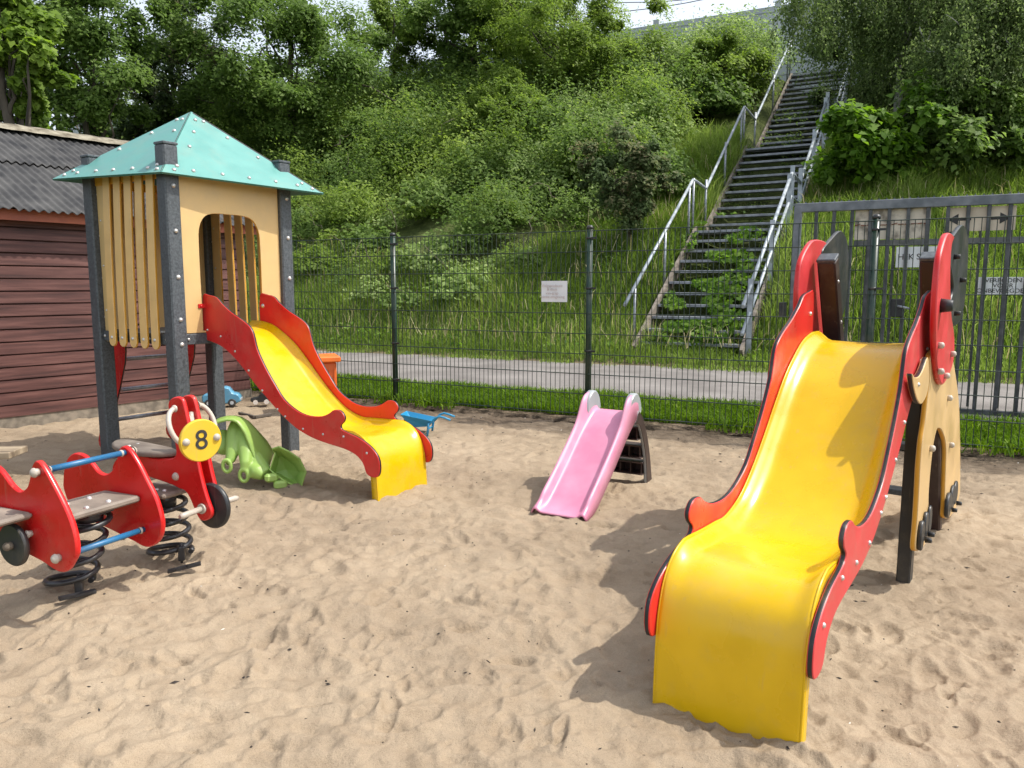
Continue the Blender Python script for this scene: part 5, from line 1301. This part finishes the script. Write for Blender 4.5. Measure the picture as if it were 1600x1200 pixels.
def bank_pts(rs, n, e0, e1, d0, d1, dens=None):
    e = e0+(e1-e0)*rs.rand(n); d = d0+(d1-d0)*rs.rand(n); z = bank(e, d); P = e[:, None]*E1+d[:, None]*E2; P[:, 2] = z; return P, e, d
rs = np.random.RandomState(60)
P, e, d = bank_pts(rs, 300000, -17, 11, 11.15, 19)
rel = (P-np.array([2.0, 12.2, 0]))@SN; onst = (rel > -.02) & (rel < 1.7) & (d > 12.0)
lim = 14.0+.55*np.sin(e*.9)+.9*(e > -5.2); keep = ((rel > 1.7) | (d < lim) | ((rel > -2.2) & (rel < 0))) & ~(onst & (rs.rand(len(P)) > .05))
keep &= rs.rand(len(P)) < np.clip(1.3-(d-11)*.06, .2, 1)
P = P[keep]; e = e[keep]; d = d[keep]; patch = vnoise(e*1.1, d*1.1, 71)+.5; hgt = (.12+.30*np.clip((d-11.3)/1.2, 0, 1))*(.6+.9*patch)
blades('tall_grass', P-np.array([0, 0, .02]), hgt, .0075, LM['grass'], rs, .38, rnd=patch*.6+rs.rand(len(P))*.45-.05, label='tall green grass growing up the bank beyond the path')
k = rs.rand(len(P)) < .016; Q = P[k]; blades('seed_heads', Q+np.array([0, 0, .25]), .35, .006, LM['straw'], rs, .5, label='pale flowering grass seed heads on the bank')
e = -13+22*rs.rand(130000); d = 6.98+.62*rs.rand(130000)**1.1; P = e[:, None]*E1+d[:, None]*E2; P[:, 2] = bank(e, d)-.01
blades('verge_grass', P, .072+.05*(vnoise(e*3, d*3, 72)+.5), .005, LM['lawn'], rs, .45, label='short bright grass strip between fence and path')
e = -9+16*rs.rand(9000); d = 6.72+.35*rs.rand(9000)**.5; k = vnoise(e*1.6, d*2, 73) > .02; e, d = e[k], d[k]; P = e[:, None]*E1+d[:, None]*E2; P[:, 2] = .02
blades('fence_weeds', P, .13, .006, LM['lawn'], rs, .6, label='sparse grass tufts growing through the fence foot', cat='weeds')
n = 26000; P, e, d = bank_pts(rs, n, -15, 10, 11.3, 18.5); k = (vnoise(e*1.4, d*1.4, 81)+.5 > .58); rel = (P-np.array([2.0, 12.2, 0]))@SN; k &= ~((rel > -.1) & (rel < 1.8)); P = P[k]; P[:, 2] += .08+.28*rs.rand(len(P))
tag(kind(leaf_obj('nettles', P, rs.normal(size=P.shape)*.4+np.array([.1, -.4, .8]), .075, LM['hazel'], rs, asp=.5), 'stuff'), 'broad-leaved weeds growing in patches among the bank grass', 'weeds')
e = -12+20*rs.rand(26000); sd_ = rs.rand(len(e)) < .5; d = np.where(sd_, 7.56+.12*rs.normal(size=len(e)), 11.08+.18*rs.normal(size=len(e))); k = (vnoise(e*2.3, d*3, 82)+.5 > .42); e, d = e[k], d[k]; P = e[:, None]*E1+d[:, None]*E2; P[:, 2] = .118
blades('edge_grass', P, .07, .005, LM['grass'], rs, .6, label='ragged grass creeping over both edges of the path')
# ivy over the lower stair flight and weeds between upper treads
n = 9000; s = rs.rand(n)**1.5; L0 = np.array([2.0, 12.2, .41]); w = np.clip(.36+.27*rs.normal(size=n)*(1-.3*s), -.05, 1.05)*1.66
P = L0+SD*(s*3.3)[:, None]+SN*w[:, None]+np.stack([0*s, 0*s, s*3.3*.19/.289*1.0-.12+.24*rs.rand(n)**1.5], -1)
k = vnoise(P[:, 0]*3, P[:, 2]*6, 75)+.5 > .35+.25*s; P = P[k]
tag(kind(leaf_obj('ivy', P, rs.normal(size=P.shape)*.4+np.array([-.3, -.6, .6]), .085, LM['hazel'], rs, asp=.8), 'stuff'), 'broad-leaved creeper growing over the lower stair treads', 'creeper')
n = 6000; s = rs.rand(n); w = rs.rand(n)*1.6; dist = s*11.4; P = L0+SD*dist[:, None]+SN*w[:, None]; ee_ = P@E1; d_ = P@E2; P[:, 2] = bank(ee_, d_)+.05+.2*rs.rand(n); k = vnoise(P[:, 0]*2.5, P[:, 1]*2.5, 76)+.5 > .62; P = P[k]
tag(kind(leaf_obj('stair_weeds', P, rs.normal(size=P.shape)*.4+np.array([0, -.3, .8]), .06, LM['mid'], rs, asp=.6), 'stuff'), 'small weeds sprouting between the upper stair treads', 'weeds')
for o in scene.objects:
    if '_w' in o: del o['_w']
